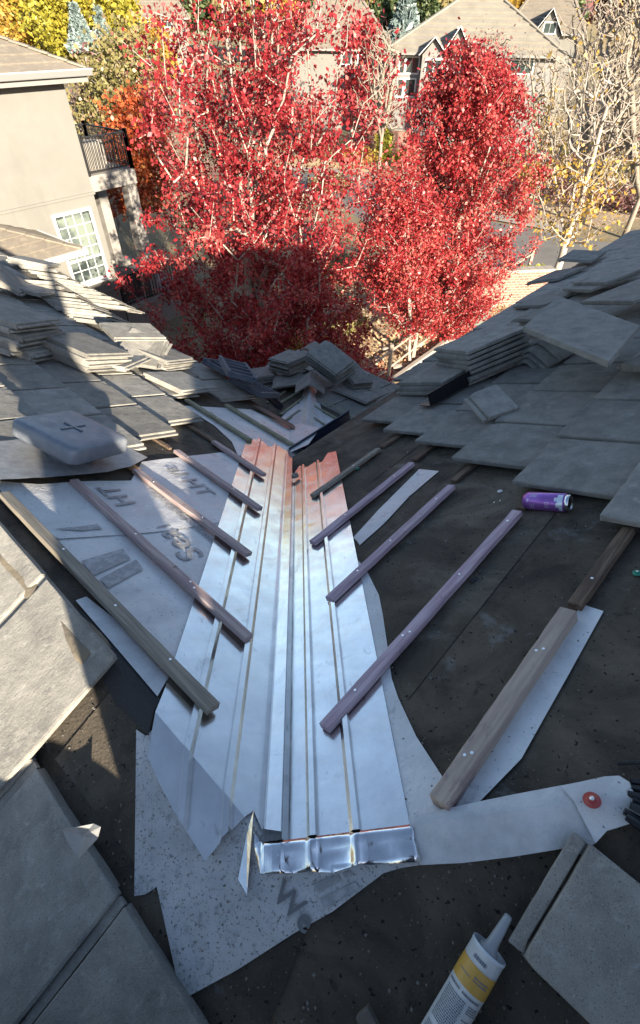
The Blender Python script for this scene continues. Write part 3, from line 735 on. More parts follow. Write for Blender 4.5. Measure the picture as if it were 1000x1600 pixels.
ribbed(PL, plane3(PL, (352,584), (316,563), (362,568), .12), 'upturned ribbed tile farthest left on the left eave')
ribbed(PL, plane3(PL, (403,596), (355,584), (413,578), .22), 'upturned ribbed tile propped on the others at the left eave')
ribbed(PL, plane3(PL, (407,618), (358,592), (415,607), .10), 'lowest upturned ribbed tile hanging at the left eave')
# ridge tiles
def ridge_bm(L=.43, hw=.13, ang=34, t=.02):
    bm = bmesh.new(); pr = []
    a = math.radians(ang)
    for k in range(-4, 5):
        s = abs(k)/4*hw; z = -max(0, s-.025)*math.tan(a) - (s/.025)**2*.004 if s < .025 else -(s-.025)*math.tan(a)-.004
        pr.append((math.copysign(s, k) if k else 0, z))
    rows = []
    for y in (0, .012, L-.012, L):
        rows.append(([bm.verts.new((x, y, z)) for x, z in pr], [bm.verts.new((x*.96, y, z-t)) for x, z in pr]))
    n = len(pr)
    for (a0, a1), (b0, b1) in zip(rows[:-1], rows[1:]):
        for k in range(n-1):
            bm.faces.new((a0[k], a0[k+1], b0[k+1], b0[k])); bm.faces.new((a1[k], b1[k], b1[k+1], a1[k+1]))
        bm.faces.new((a0[0], b0[0], b1[0], a1[0])); bm.faces.new((a0[-1], a1[-1], b1[-1], b0[-1]))
    for r, s in ((rows[0], 1), (rows[-1], 1)):
        for k in range(n-1): bm.faces.new((r[0][k], r[0][k+1], r[1][k+1], r[1][k]))
    bmesh.ops.recalc_face_normals(bm, faces=bm.faces)
    return bm
def ridge_tile(o, y, up, label, L=.43, hw=.13, m=None, group='ridge tiles on the roof'):
    y = y.normalized(); x = y.cross(up).normalized(); z = x.cross(y)
    bm = ridge_bm(L, hw); bm.transform(frame(o, x, y, z))
    tag(obj('ridge_tile', bm, m or M_tile), label, 'ridge tile', group)
g0 = PR.hit(818,562,.10); gd = (PR.eu*.85+PR.ev*.35)
for k, lb in enumerate(['lowest of the four nested ridge tiles under the large leaning tile','second lowest of the four nested ridge tiles under the large leaning tile','third of the four nested ridge tiles, just below the top one','top ridge tile of the nested four, its rough outer face showing']):
    ridge_tile(g0 + PR.n*(.030*k) + gd*(.012*k + (.05 if k == 3 else 0)) + PR.ev*(.01*k), gd, PR.n, lb, .5 if k == 3 else .43, .17 if k == 3 else .155)
# black angle flashing
fl = empty('angle_flashing', PR.hit(665,632,.07), 'black metal angle strip lying between the tall tile stack and the laid tiles', 'flashing')
a = PR.hit(663,634,.075); b = PR.hit(812,548,.075)
bm = bmesh.new(); bar(bm, a, b, .10, .003, PR.n); obj('flat_leg', bm, M_black, fl)
bm = bmesh.new(); sd_ = (b-a).normalized().cross(PR.n); bar(bm, a+sd_*.05+PR.n*.036, b+sd_*.05+PR.n*.036, .003, .075, PR.n); obj('upright_leg', bm, M_black, fl)

# ------------------------------------------------------------------ small hip roof below the valley
def zM(x, y):
    def pz(P_): return P_.O.z - (P_.n.x*(x-P_.O.x) + P_.n.y*(y-P_.O.y))/P_.n.z
    return min(pz(PML), pz(PMR))
def hipx(y): return PM_S.x + hd.x/hd.y*(y-PM_S.y)
def bump(x, y):
    d = abs(x - hipx(y)); return .075*math.exp(-(d/.05)**2)
wm = []
for s in (0, .25, .5, .75, 1.0):
    p = PM_S + (PM_E-PM_S)*s*1.02; wdt = .30*(1-s)**1.6 + .07; wm.append((p, wdt))
out = [(p.x+w_, p.y - (.06 if i == 0 else 0)) for i, (p, w_) in enumerate(wm)] + [(p.x-w_, p.y - (.06 if i == 0 else 0)) for i, (p, w_) in reversed(list(enumerate(wm)))]
tag(drape('hip_membrane', out, M_strip, None, .012, .03, wrinkle=.010, zf=zM, wf=bump, crease=False, smooth=True, seed=51), 'crumpled white membrane wrapped over the small hip below the valley', 'membrane')
for nm, P_, pts in (('left', PML, [(438,655),(462,628),(474,640),(476,690),(452,672)]), ('right', PMR, [(482,655),(500,640),(546,668),(516,690),(482,694)])):
    tag(drape('underlayment_sheet', hits(P_, pts), M_under, None, .004, .04, zf=zM, crease=False, wrinkle=.003, seed=53), f'small pale underlayment patch on the {nm} face of the small hip', 'underlayment')
mini = [(PMR,(489,617),(557,653)),(PMR,(490,633),(546,664)),(PMR,(490,652),(527,675)),(PMR,(480,674),(505,690)),
        (PML,(438,647),(474,620)),(PML,(445,657),(468,640)),(PML,(428,634),(466,612)),(PML,(418,628),(446,610))]
for i, (P_, a, b) in enumerate(mini):
    batten(P_, a, b, .036, .022, M_green_wood, f'short weathered batten on the {"right" if P_ is PMR else "left"} face of the small hip, {["farthest","second farthest","third","nearest"][i] if P_ is PMR else ["second","nearest","third","farthest"][i-4]} of its row', .004, [], 'battens on the small hip')
field('grey tiles laid on the right face of the small hip', PMR, [(-2.46,-.3),(-2.10,-.1),(-1.74,-.3),(-1.38,.1)], .40, .36, .42, handed=-1, umax=3.2, lift=.05,
      ok=lambda u, v: PMR.at(u+.2, v+.2).x > hipx(PMR.at(u+.2, v+.2).y)-.05)
field('grey tiles laid on the left face of the small hip', PML, [(-2.4,.7),(-2.04,.9),(-1.68,1.1),(-1.32,1.3),(-.96,1.5)], .40, .36, .42, umax=3.4, lift=.05,
      ok=lambda u, v: PML.at(u+.2, v+.2).x < hipx(PML.at(u+.2, v+.2).y)+.05)
ridge_tile(Vector((hipx(5.85), 5.85, 0)) + Vector((0,0,zM(hipx(5.85), 5.85)+.22)), hd, Vector((0,0,1)), 'ridge tile capping the small hip, between the two dark tile stacks', .45, .20)
ridge_tile(PMR.hit(478,544,.20), Vector((.5,.9,-.1)), Vector((0,0,1)), 'ridge tile lying behind the stacks on the small hip', .34, .11)
loose(tile3(PML, (450,568), (418,560), (476,552), .43, .43, .36), 6, 'the left stack on the small hip', GT, step=.032)
loose(flat_tile3(PML, (428,586), (392,592), .17, .43, .43), 4, 'the dark stack left of the small hip', GT, step=.034, jit=.03)
loose(tile3(PMR, (524,586), (478,552), (552,562), .52, .43, .36), 7, 'the right stack on the small hip', GT, step=.033, shift=(.012,-.004))
loose(tile3(PMR, (552,600), (528,570), (576,590), .43, .36, .20), 5, 'the slipped stack right of the small hip', GT, step=.034, jit=.03)
loose(flat_tile3(PML, (425,606), (462,600), .13, .43, .43), 1, 'flat tile lying below the left stack on the small hip', GT)
loose(flat_tile3(PMR, (572,630), (506,602), .10, .6, .4), 1, 'long flat tile lying below the right stack on the small hip', GT)
# gutter on the right eave, brown edge strip on the left one
gut = empty('gutter', V1, 'navy gutter hanging under the right eave with its open end near the valley', 'gutter')
bm = bmesh.new()
g1 = PR.at(PR.uv(V1)[0]+.12, eaveR) ; g2 = PR.at(PR.uv(ER)[0], eaveR); g1.z -= .03; g2.z -= .03
od = Vector((-q2, q2, 0))
prf = [(0,0),(0,-.09),(.09,-.09),(.115,-.03),(.115,.0),(.105,.0)]
g2 = g1+(g2-g1).normalized()*.62
ra = [[bm.verts.new(g + od*x + Vector((0,0,z))) for x, z in prf] for g in (g1, (g1+g2)/2, g2)]
for a, b in zip(ra[:-1], ra[1:]):
    for k in range(5): bm.faces.new((a[k], a[k+1], b[k+1], b[k]))
bmesh.ops.recalc_face_normals(bm, faces=bm.faces); bmesh.ops.solidify(bm, geom=bm.faces[:], thickness=.002)
obj('trough', bm, M_gutter, gut)
bm = bmesh.new(); bar(bm, PL.hit(400,634,.03), PL.hit(466,672,.03), .075, .006, PL.n, .002)
p = PL.hit(466,672,.03); bmesh.ops.create_cone(bm, cap_ends=True, segments=18, radius1=.0375, radius2=.0375, depth=.006, matrix=Matrix.Translation(p) @ PL.n.to_track_quat('Z','Y').to_matrix().to_4x4())
tag(obj('eave_strip', bm, M_rust), 'dark brown metal edge strip with rounded end at the left eave', 'edge strip')
bm = bmesh.new(); a_, b_ = PL.hit(412,618,.02), PL.hit(438,640,.02); bar(bm, a_, b_, .05, .004, PL.n, .001); bar(bm, a_+Vector((.02,-.02,.03)), b_+Vector((.02,-.02,.03)), .004, .06, PL.n, 0)
tag(obj('eave_bracket', bm, M_gutter), 'short navy metal angle at the left eave beside the brown strip', 'bracket')
tag(drape('lead_piece', hits(PL, [(448,707),(470,699),(486,696),(505,703),(498,720),(484,728),(468,727),(452,722)]), M_lead, None, .014, .03, zf=lambda x, y: zL(x, y), crease=False, wrinkle=.012, seed=61),
    'dark grey lead sheet scrap at the broken upper end of the valley', 'lead scrap')
bm = bmesh.new(); box(bm, PR.hit(741,906,.006), (.03,.012,.003), Matrix.Rotation(.5,3,'Z'))
tag(obj('felt_scrap', bm, M_shingle), 'small dark felt scrap just right of the longest purple batten', 'scrap')

# ------------------------------------------------------------------ square roof vent
vn = empty('roof_vent', PL.hit(120,715,0), 'square blue-grey metal roof vent with a raised cross on its cap', 'roof vent')
lf = .175
Ac, Cc = PL.hit(187,686,lf), PL.hit(33,648,lf); Bc, Dc = PL.hit(88,712,lf), PL.hit(140,637,lf)
ctr = (Ac+Bc+Cc+Dc)/4; vx = ((Ac-Bc)+(Dc-Cc)).normalized(); vy = ((Dc-Ac)+(Cc-Bc)); vy = (vy-vx*vy.dot(vx)).normalized(); vz = vx.cross(vy)
if vz.z < 0: vz = -vz
sx_ = ((Ac-Bc).length+(Dc-Cc).length)/2; sy_ = ((Dc-Ac).length+(Cc-Bc).length)/2
VM = Matrix((vx, vy, vz)).transposed().to_4x4(); VM.translation = ctr
bm = bmesh.new()
def rrect(a, b, r, z, n=7):
    out = []
    for cx_, cy_, s0 in ((a-r,b-r,0),(-a+r,b-r,90),(-a+r,-b+r,180),(a-r,-b+r,270)):
        for k in range(n+1):
            t = math.radians(s0+90*k/n); out.append((cx_+r*math.cos(t), cy_+r*math.sin(t), z))
    return out
hx_, hy_ = sx_*.46, sy_*.46; rg_ = []
for ins, z in ((.012,-.074),(.004,-.072),(0,-.066),(0,-.018),(.003,-.008),(.010,-.002),(.022,.001),(.05,.002),(.10,.003)):
    rg_.append([bm.verts.new(p) for p in rrect(hx_-ins, hy_-ins, max(.008,.036-ins*.3), z)])
for a, b in zip(rg_[:-1], rg_[1:]):
    for k in range(len(a)): bm.faces.new((a[k], a[(k+1)%len(a)], b[(k+1)%len(a)], b[k]))
bm.faces.new(rg_[-1]); bm.faces.new(rg_[0][::-1]); bmesh.ops.recalc_face_normals(bm, faces=bm.faces)
bm.transform(VM); cap = obj('vent_cap', bm, M_vent, vn, True)
bm = bmesh.new(); box(bm, (0,0,.006), (.13,.010,.005), None, .002); box(bm, (0,0,.0065), (.010,.10,.0055), None, .002); bm.transform(VM); obj('raised_cross', bm, M_vent, cap)
nb = ctr - vz*.04 - PL.n*0
base = nb - Vector((0,0,1))*0
foot = PL.at(*PL.uv(nb), 0)
bm = bmesh.new(); tube(bm, [nb, foot], [.095, .10], 28); obj('vent_neck', bm, M_vent, vn, True)
fo = hits(PL, [(0,716),(100,728),(165,712),(215,705),(232,712),(205,728),(205,738),(130,742),(60,752),(0,752)], .02)
drape('vent_flange', hits(PL, [(-60,700),(60,690),(150,690),(190,697),(232,719),(206,733),(170,742),(110,748),(50,753),(-60,758)], .03), M_flange, vn, .045, .03, zf=zL, crease=False, wrinkle=.006, seed=71, smooth=True)

# ------------------------------------------------------------------ drinks can and caulk tube
def lathe(bm, prof_, n=40):
    rings = [[bm.verts.new((r*math.cos(2*math.pi*k/n), r*math.sin(2*math.pi*k/n), z)) for k in range(n)] for r, z in prof_]
    for a, b in zip(rings[:-1], rings[1:]):
        for k in range(n): bm.faces.new((a[k], a[(k+1)%n], b[(k+1)%n], b[k]))
    bm.faces.new(rings[0][::-1]); bm.faces.new(rings[-1]); return bm
def wrap(bm, R_, a0, a1, z0, z1, n=8, e=.0004):
    lo = []; hi = []
    for i in range(n+1):
        a = a0+(a1-a0)*i/n; lo.append(bm.verts.new(((R_+e)*math.cos(a), (R_+e)*math.sin(a), z0))); hi.append(bm.verts.new(((R_+e)*math.cos(a), (R_+e)*math.sin(a), z1)))
    for i in range(n): bm.faces.new((lo[i], lo[i+1], hi[i+1], hi[i]))
M_can = mat('purple_can_paint', (.28,.11,.42), .28, .55, cols=(.33,.14,.47), scale=30)
M_alu = mat('bare_aluminium', (.75,.76,.78), .22, 1.)
can = empty('drinks_can', PR.hit(855,784,.03), 'purple drinks can lying on its side under the tile edge', 'drinks can')
ca, cb = PR.hit(821,782,.031), PR.hit(890,786,.031); ax = (cb-ca).normalized(); ca = (ca+cb)/2 - ax*.0785
side = (CAM-(ca+ax*.08)).normalized(); side = (side-ax*side.dot(ax)).normalized()
CM = Matrix((side, ax.cross(side), ax)).transposed().to_4x4(); CM.translation = ca
bm = bmesh.new(); lathe(bm, [(.024,0),(.0262,.003),(.031,.013),(.0325,.016),(.0325,.140),(.031,.144)]); bm.transform(CM); cbod = obj('can_body', bm, M_can, can, True)
bm = bmesh.new(); lathe(bm, [(.031,.1435),(.0285,.152),(.0283,.157),(.027,.157),(.0265,.153)]); bm.transform(CM); ct = obj('can_top', bm, M_alu, can, True)
bm = bmesh.new(); lathe(bm, [(.0165,.1532),(.0165,.1536)], 24); bm.transform(Matrix.Translation((0,0,0))); bm.transform(CM); obj('can_opening', bm, M_black, ct)
bm = bmesh.new()
for a, w_, z0, z1 in ((-.9,1.3,.122,.1395),(.1,.5,.118,.130),(.45,.6,.128,.1395),(-.5,.4,.112,.124)): wrap(bm, .0325, a, a+w_, z0, z1)
bm.transform(CM); obj('pale_emblem', bm, mat('pale_blue_print', (.55,.66,.80), .3, .4, cols=(.75,.78,.82), scale=120), cbod)
bm = bmesh.new()
for k in range(3): wrap(bm, .0325, .35, .95, .030+.006*k, .0315+.006*k)
wrap(bm, .0325, -.25, .12, .020, .026); 
for k in range(4): wrap(bm, .0325, -.9+.13*k, -.83+.13*k, .028, .052)
for (a, z0) in ((.05,.082),(.42,.082)):
    wrap(bm, .0325, a, a+.04, z0, z0+.012); wrap(bm, .0325, a+.22, a+.26, z0, z0+.012); wrap(bm, .0325, a+.04, a+.22, z0, z0+.0018); wrap(bm, .0325, a+.04, a+.22, z0+.0102, z0+.012)
bm.transform(CM); obj('printed_lettering', bm, mat('pale_violet_print', (.62,.5,.75), .3, .3), cbod)

tb = empty('caulk_tube', PB.hit(735,1520,.03), 'white caulk tube with an ochre band and clear nozzle at the bottom of the picture', 'caulk tube')
ta, tc_ = PB.hit(764,1484,.036), PB.hit(700,1594,.036); ax = (ta-tc_).normalized(); o_ = ta - ax*.30
side = (CAM-(o_+ax*.2)).normalized(); side = (side-ax*side.dot(ax)).normalized()
TM = Matrix((side, ax.cross(side), ax)).transposed().to_4x4(); TM.translation = o_
M_tube = mat('white_tube_print', (.56,.60,.63), .38, cols=(.50,.54,.57), scale=20)
RT = .0295
bm = bmesh.new(); lathe(bm, [(RT*.96,0),(RT,.004),(RT,.296),(RT*1.02,.2965),(RT*1.02,.302),(RT*.95,.302),(RT*.93,.293),(RT*.4,.293)]); bm.transform(TM); tbd = obj('tube_body', bm, M_tube, tb, True)
bm = bmesh.new(); lathe(bm, [(.016,.292),(.016,.303),(.0125,.304),(.010,.312),(.0065,.362),(.0045,.364)], 24); bm.transform(TM); obj('nozzle', bm, mat('cloudy_plastic', (.30,.31,.32), .35), tb, True)
bm = bmesh.new(); wrap(bm, RT, -math.pi, math.pi, .238, .274, 60); bm.transform(TM); obj('colour_band', bm, mat('ochre_print', (.50,.29,.055), .4), tbd)
bm = bmesh.new()
def para(a0, a1, z1, lines, lh=.0034, dens=.8):
    for k in range(lines):
        a = a0
        while a < a1-.02:
            w_ = random.uniform(.03,.13); w_ = min(w_, a1-a)
            wrap(bm, RT, a, a+w_, z1-lh*k-lh*.55, z1-lh*k, 2, .0007); a += w_+.028
# text lines run round the tube
para(-.1, 1.0, .232, 1, .006); para(-1.1, -.25, .232, 1, .006)
para(-.98, .32, .222, 16, .0034); para(-.98, .32, .160, 14, .0034)
para(.5, 1.15, .222, 4); para(.5, 1.2, .200, 1); para(.5, 1.2, .190, 1); para(.5, 1.2, .176, 6)
para(-.5, .3, .287, 1, .010); para(-.9, -.1, .256, 1, .0035); para(.05, .9, .262, 2, .005)
bm.transform(TM); obj('printed_lettering', bm, mat('dark_print', (.13,.15,.18), .5), tbd)
# dark pry bar end at the very bottom and torn black sealant at the right end of the strip
bm = bmesh.new()
from mathutils import noise as nz_
for k in range(7):
    a = PR.hit(978+random.uniform(-4,16), 1222+9*k, .02); b = a + Vector((.09,-.03-.01*k,random.uniform(-.005,.02)))
    tube(bm, [a, (a+b)/2+Vector((0,0,random.uniform(.0,.02))), b], [.006,.011,.007], 6)
tag(obj('torn_sealant', bm, M_black), 'torn black sealant heap at the far right end of the white membrane strip', 'sealant')
bm = bmesh.new(); tube(bm, [PR.hit(965,1193,.008), PR.hit(985,1192,.014), PR.hit(1010,1192,.010)], .004, 6)
tag(obj('felt_curl', bm, M_shingle), 'thin curled black strip on the felt above the membrane strip end', 'scrap')
bm = bmesh.new(); bar(bm, PB.hit(566,1578,.02), PB.hit(590,1625,.02), .028, .02, PB.n, .003)
tag(obj('wood_block', bm, mat('dusty_brown_wood', (.12,.10,.085), .8)), 'dusty wood end on dark felt at the bottom edge, left of the caulk tube', 'wood block')

# ------------------------------------------------------------------ the photographer, standing behind the phone
def person():
    t = empty('person', (-.15,-.42, zB(-.15,-.42)), 'roofer in dark work clothes standing behind the phone on the near slope', 'person')
    Z = H
    J = {'pel':(.06,-.46,Z-.66),'wst':(.02,-.44,Z-.50),'chs':(-.05,-.40,Z-.22),'nck':(-.20,-.36,Z-.02),'hd0':(-.23,-.34,Z+.05),'hd1':(-.24,-.34,Z+.13),'hd2':(-.24,-.35,Z+.19),
         'hl':(.02,-.46,Z-.70),'kl':(.01,-.36,Z-1.05),'al':(.03,-.42,zB(.03,-.42)+.08),'fl':(.02,-.27,zB(.02,-.27)+.04),
         'hr':(.17,-.46,Z-.70),'kr':(.19,-.36,Z-1.02),'ar':(.19,-.42,zB(.19,-.42)+.08),'fr':(.20,-.27,zB(.20,-.27)+.04),
         'sl':(-.24,-.38,Z-.12),'el':(-.27,-.42,Z-.36),'wl':(-.20,-.28,Z-.52),'sr':(.07,-.38,Z-.14),'er':(.12,-.34,Z-.32),'wr':(.04,-.12,Z-.07),'pr':(.012,-.075,Z-.01),'plh':(-.19,-.22,Z-.55)}
    R_ = {'pel':.15,'wst':.15,'chs':.17,'nck':.06,'hd0':.075,'hd1':.095,'hd2':.06,'hl':.11,'kl':.105,'al':.10,'fl':.07,'hr':.11,'kr':.105,'ar':.10,'fr':.07,
          'sl':.07,'el':.055,'wl':.04,'sr':.07,'er':.055,'wr':.032,'pr':.028,'plh':.032}
    E_ = [('pel','wst'),('wst','chs'),('chs','nck'),('nck','hd0'),('hd0','hd1'),('hd1','hd2'),('pel','hl'),('hl','kl'),('kl','al'),('al','fl'),('pel','hr'),('hr','kr'),('kr','ar'),('ar','fr'),
          ('chs','sl'),('sl','el'),('el','wl'),('wl','plh'),('chs','sr'),('sr','er'),('er','wr'),('wr','pr')]
    ks = list(J); me = bpy.data.meshes.new('body'); me.from_pydata([J[k] for k in ks], [(ks.index(a), ks.index(b)) for a, b in E_], [])
    o = bpy.data.objects.new('body', me); C.objects.link(o)
    sk = o.modifiers.new('skin', 'SKIN'); ss = o.modifiers.new('sub', 'SUBSURF'); ss.levels = ss.render_levels = 2
    for i, k in enumerate(ks):
        me.skin_vertices[0].data[i].radius = (R_[k], R_[k]*(.8 if k in ('chs','wst','pel') else 1)); me.skin_vertices[0].data[i].use_root = (k == 'pel')
    dg = bpy.context.evaluated_depsgraph_get(); m2 = bpy.data.meshes.new_from_object(o.evaluated_get(dg)); bpy.data.objects.remove(o)
    m2.materials.clear(); link('body', m2, M_cloth, t, True)
    return t
person()
bm = bmesh.new(); box(bm, (.0,-.045,H+.0), (.075,.008,.15), Matrix.Rotation(math.radians(-45), 3, 'X'), .003)
tag(obj('phone', bm, M_black), 'black phone held up in front of the roofer', 'phone')


# unseen kit added behind the photographer so its shadows darken the near slope
def shade_roll_at(x0, x1, y, r, label):  # added rolls, out of frame, keep sun off the hip strip and felt
    bm = bmesh.new(); tube(bm, [(x0,y,zB(x0,y)+r*1.02),(x1,y,zB(x1,y)+r*1.02)], r, 32)
    tube(bm, [(x0-.01,y,zB(x0,y)+r*1.02-.0035),(x0+.01,y,zB(x0,y)+r*1.02+.0035)], r*.3, 16)
    tag(obj('shade_roll', bm, M_under, None, True), label, 'added shade roll')
shade_roll_at(.30, 1.22, -.40, .20, 'grey roll added out of view to shade the near felt, nearer the valley')
shade_roll_at(1.26, 2.2, -.38, .20, 'grey roll added out of view to block the sun, further up the hip')
def shade_bucket():  # invented pail, out of view, casts shade on the lower left tiles
    t = empty('shade_bucket', (-.29,-.25,zB(-.29,-.25)), 'white plastic pail added out of view to shade the near slope', 'shade_bucket')
    bm = bmesh.new(); lathe(bm, [(.13,0),(.15,.40),(.158,.40),(.158,.37),(.152,.37)], 36)
    bm.transform(Matrix.Translation((-.29,-.25,zB(-.29,-.25)-.05))); obj('pail', bm, M_white, t, True)
    bm = bmesh.new(); z = zB(-.29,-.25)+.31
    tube(bm, [(-.29+.15*math.cos(a), -.25-.02*math.sin(a), z-.10*math.sin(a)) for a in [math.pi*k/12 for k in range(13)]], .003, 6); obj('handle', bm, M_nail, t, True)
shade_bucket()
bm = bmesh.new(); box(bm, (-.665,-.22,zB(-.665,-.22)+.215), (.44,.24,.47), None, .05)  # added bag, never in view, blocks sun from the lower left corner
tb2 = empty('shade_bag', (-.665,-.22,zB(-.665,-.22)), 'black bag added out of view to shade the lower left corner', 'tool bag')
obj('bag', bm, M_cloth, tb2, True)
bm = bmesh.new(); tube(bm, [(-.80,-.22,zB(-.66,-.22)+.43),(-.74,-.22,zB(-.66,-.22)+.54),(-.60,-.22,zB(-.66,-.22)+.54),(-.54,-.22,zB(-.66,-.22)+.43)], .014, 8); obj('handle', bm, M_cloth, tb2, True)


# loose grit and tile crumbs on the felt
def grit(name, label, n, fx, m, size):
    bm = bmesh.new()
    for i in range(n):
        x, y = fx(); sz = size*random.uniform(.3,1)**2*1.6; z = roofz(x, y)+.004
        vs = [bm.verts.new((x+sz*math.cos(a)*random.uniform(.6,1.2), y+sz*math.sin(a)*random.uniform(.6,1.2), z+random.uniform(0,.3)*sz)) for a in (0,1.6,3.1,4.6)]
        t = bm.verts.new((x, y, z+sz*.7))
        for a in range(4): bm.faces.new((vs[a], vs[(a+1)%4], t))
    o = obj(name, bm, m); tag(o, label, 'grit', kind='stuff')
M_crumb = mat('tile_crumbs', (.17,.155,.135), .9, rnd=0)
def fR():
    while True:
        x, y = random.uniform(-.1,1.5), random.uniform(.25,2.3)
        if x-XV+ .0 > 0 and y-(x-XV) < 2.3: return x, y
def fB():
    while True:
        x, y = random.uniform(-.8,.6), random.uniform(-.05,.9)
        if (y < Y0 and x > XV) or (x+y < Y0+XV): return x, y
def fL():
    while True:
        x, y = random.uniform(-1.3,-.38), random.uniform(.7,2.6)
        if x+y > .2: return x, y
grit('tile_crumbs', 'tiny tile crumbs scattered over the bare felt right of the valley', 900, fR, M_crumb, .0028)
grit('tile_crumbs', 'tiny tile crumbs scattered over the near felt', 900, fB, M_crumb, .0024)
grit('tile_crumbs', 'tiny tile crumbs scattered over the left underlayment', 260, fL, M_crumb, .0024)


# overlapping courses of the old felt, with staple rows
M_felt2 = mat('old_felt_course', (.044,.038,.031), .76, spec=.22, cols=(.105,.086,.064), scale=4, contrast=(.36,.66), bump=.003, bscale=130, distort=1.2,
              spots=[((.18,.17,.155), 240, .70), ((.012,.011,.010), 80, .66)], layer=[((.19,.165,.13), 3.1, .56, .78, ((1,.4,1), R135)), ((.25,.25,.25), 11, .64, .78, None)], bump2=[(.010, 7, None)])
def uvs(P_, pts): return [tuple(P_.at(u, v))[:2] for u, v in pts]
drape('felt_course', uvs(PR, [(1.02,-.70),(2.9,-.73),(4.2,-.70),(4.2,-.16),(1.6,-.17),(.62,-.15)]), M_felt2, house, .0022, .06, wrinkle=.0012, seed=81)
drape('felt_course', uvs(PR, [(1.95,-1.42),(4.2,-1.44),(4.2,-1.10),(2.4,-1.08),(1.6,-1.10)]), M_felt2, house, .0022, .06, wrinkle=.0012, seed=83)
drape('felt_course', uvs(PB, [(.55,-.26),(.55,-.04),(.2,-.03),(-.12,.10),(-.2,-.22)]), M_felt2, house, .0022, .05, wrinkle=.0012, seed=85)
for i in range(26):
    u = random.uniform(.9, 2.6); v = random.choice((-.69,-.40,-1.1)) + random.uniform(-.012,.012); p = PR.at(u, v, .006)
    if i < 14:
        bm = bmesh.new(); bar(bm, p, p+PR.eu*.010+PR.ev*random.uniform(-.004,.004), .0016, .0012, PR.n); obj('staple', bm, M_nail, house)

# ================================================================== the garden, street and neighbours
def gnd(px, py, z=0.0):
    d = ray(px, py); k = (z-H)/d.z; return CAM + d*k
def patch(name, pts, z, m, kind='structure'):
    bm = bmesh.new(); f = bm.faces.new([bm.verts.new((p[0], p[1], z)) for p in pts])
    if f.normal.z < 0: f.normal_flip()
    bmesh.ops.recalc_face_normals(bm, faces=bm.faces)
    if bm.faces[:][0].normal.z < 0: bmesh.ops.reverse_faces(bm, faces=bm.faces[:])
    return tag(obj(name, bm, m), kind=kind)
M_ground = mat('leafy_ground', (.15,.12,.07), .95, cols=(.24,.19,.11), scale=.35, contrast=(.35,.65), bump=.03, bscale=6,
               spots=[((.36,.28,.19), 9, .60), ((.16,.17,.05), 1.1, .64), ((.08,.06,.035), 6, .66)])
M_mulch = mat('mulch_bed', (.26,.18,.11), .95, cols=(.38,.28,.17), scale=1.2, bump=.03, bscale=8, spots=[((.55,.44,.28), 7, .54), ((.12,.15,.045), .9, .62), ((.10,.06,.04), 9, .62), ((.42,.12,.08), 12, .68)])
M_dry = mat('dry_grass', (.30,.225,.15), .95, cols=(.24,.17,.12), scale=.5, bump=.03, bscale=8, spots=[((.56,.46,.32), 6, .58)])
patch('ground', [(-400,-200),(400,-200),(400,700),(-400,700)], 0, M_ground)
def gp(pts): return [gnd(*p)[:2] for p in pts]
patch('mulch_bed', gp([(430,640),(560,470),(700,450),(860,440),(880,520),(640,640)]), .004, M_mulch)
# street: from the right edge under the bare tree towards the left, and on behind the maples
patch('street', gp([(1100,450),(735,440),(640,395),(530,320),(430,285),(430,268),(560,275),(660,300),(760,345),(905,372),(1100,400)]), .008, M_asph)
patch('pavement', gp([(905,371),(760,344),(660,299),(560,274),(430,267),(430,262),(560,268),(660,292),(765,335),(910,360)]), .10, M_conc)
patch('lawn', gp([(900,359),(765,334),(690,298),(760,262),(1100,258),(1100,330)]), .012, M_dry)
patch('planting_bed', gp([(430,261),(560,267),(660,291),(668,262),(640,238),(540,228),(430,225)]), .012, mat('straw_bed', (.48,.36,.2), .95, cols=(.34,.22,.12), scale=.8, bump=.03, bscale=6, spots=[((.55,.48,.36),3,.6)]))
M_hill = mat('wooded_slope', (.16,.14,.07), .95, cols=(.30,.22,.11), scale=.08, bump=.5, bscale=.5)
bm = bmesh.new()
N_ = 40; rr = []
for r_, z_ in ((150,-.5),(190,5),(260,14),(420,26),(640,34)):
    rr.append([bm.verts.new((math.sin(a)*r_, math.cos(a)*r_, z_*(1+.15*math.sin(a*7)))) for a in [math.radians(-70+140*k/N_) for k in range(N_+1)]])
for a, b in zip(rr[:-1], rr[1:]):
    for k in range(N_): bm.faces.new((a[k], a[k+1], b[k+1], b[k]))
tag(obj('hills', bm, M_hill, None, True), kind='structure')

# ------------------------------------------------------------------ foliage
def leaf_mesh(name, cen, size, m, parent, elong=1.5, up=.35, sub=None, kind=None):
    n = len(cen); rng = RNG
    nr = rng.normal(size=(n,3)); nr[:,2] += up; nr /= np.linalg.norm(nr, axis=1)[:,None]
    t = rng.normal(size=(n,3)); a = np.cross(nr, t); a /= np.linalg.norm(a, axis=1)[:,None]; b = np.cross(nr, a)
    s = size*(.45+1.15*rng.random(n)**1.3)[:,None]
    v = np.stack([cen-a*s*elong*.5, cen+b*s*.5+a*s*.1, cen+a*s*elong*.5+nr*s*.15, cen-b*s*.5+a*s*.1], 1).reshape(-1,3)
    me = bpy.data.meshes.new(name); me.vertices.add(4*n); me.vertices.foreach_set('co', v.ravel())
    me.loops.add(4*n); me.loops.foreach_set('vertex_index', np.arange(4*n, dtype=np.int32))
    me.polygons.add(n); me.polygons.foreach_set('loop_start', np.arange(0,4*n,4, dtype=np.int32)); me.polygons.foreach_set('loop_total', np.full(n,4,dtype=np.int32))
    me.update(); at = me.attributes.new('leafvar','FLOAT','FACE'); at.data.foreach_set('value', np.clip((sub if sub is not None else rng.random(n)),0,1).astype(np.float32))
    o = link(name, me, m, parent); tag(o, kind=kind); return o
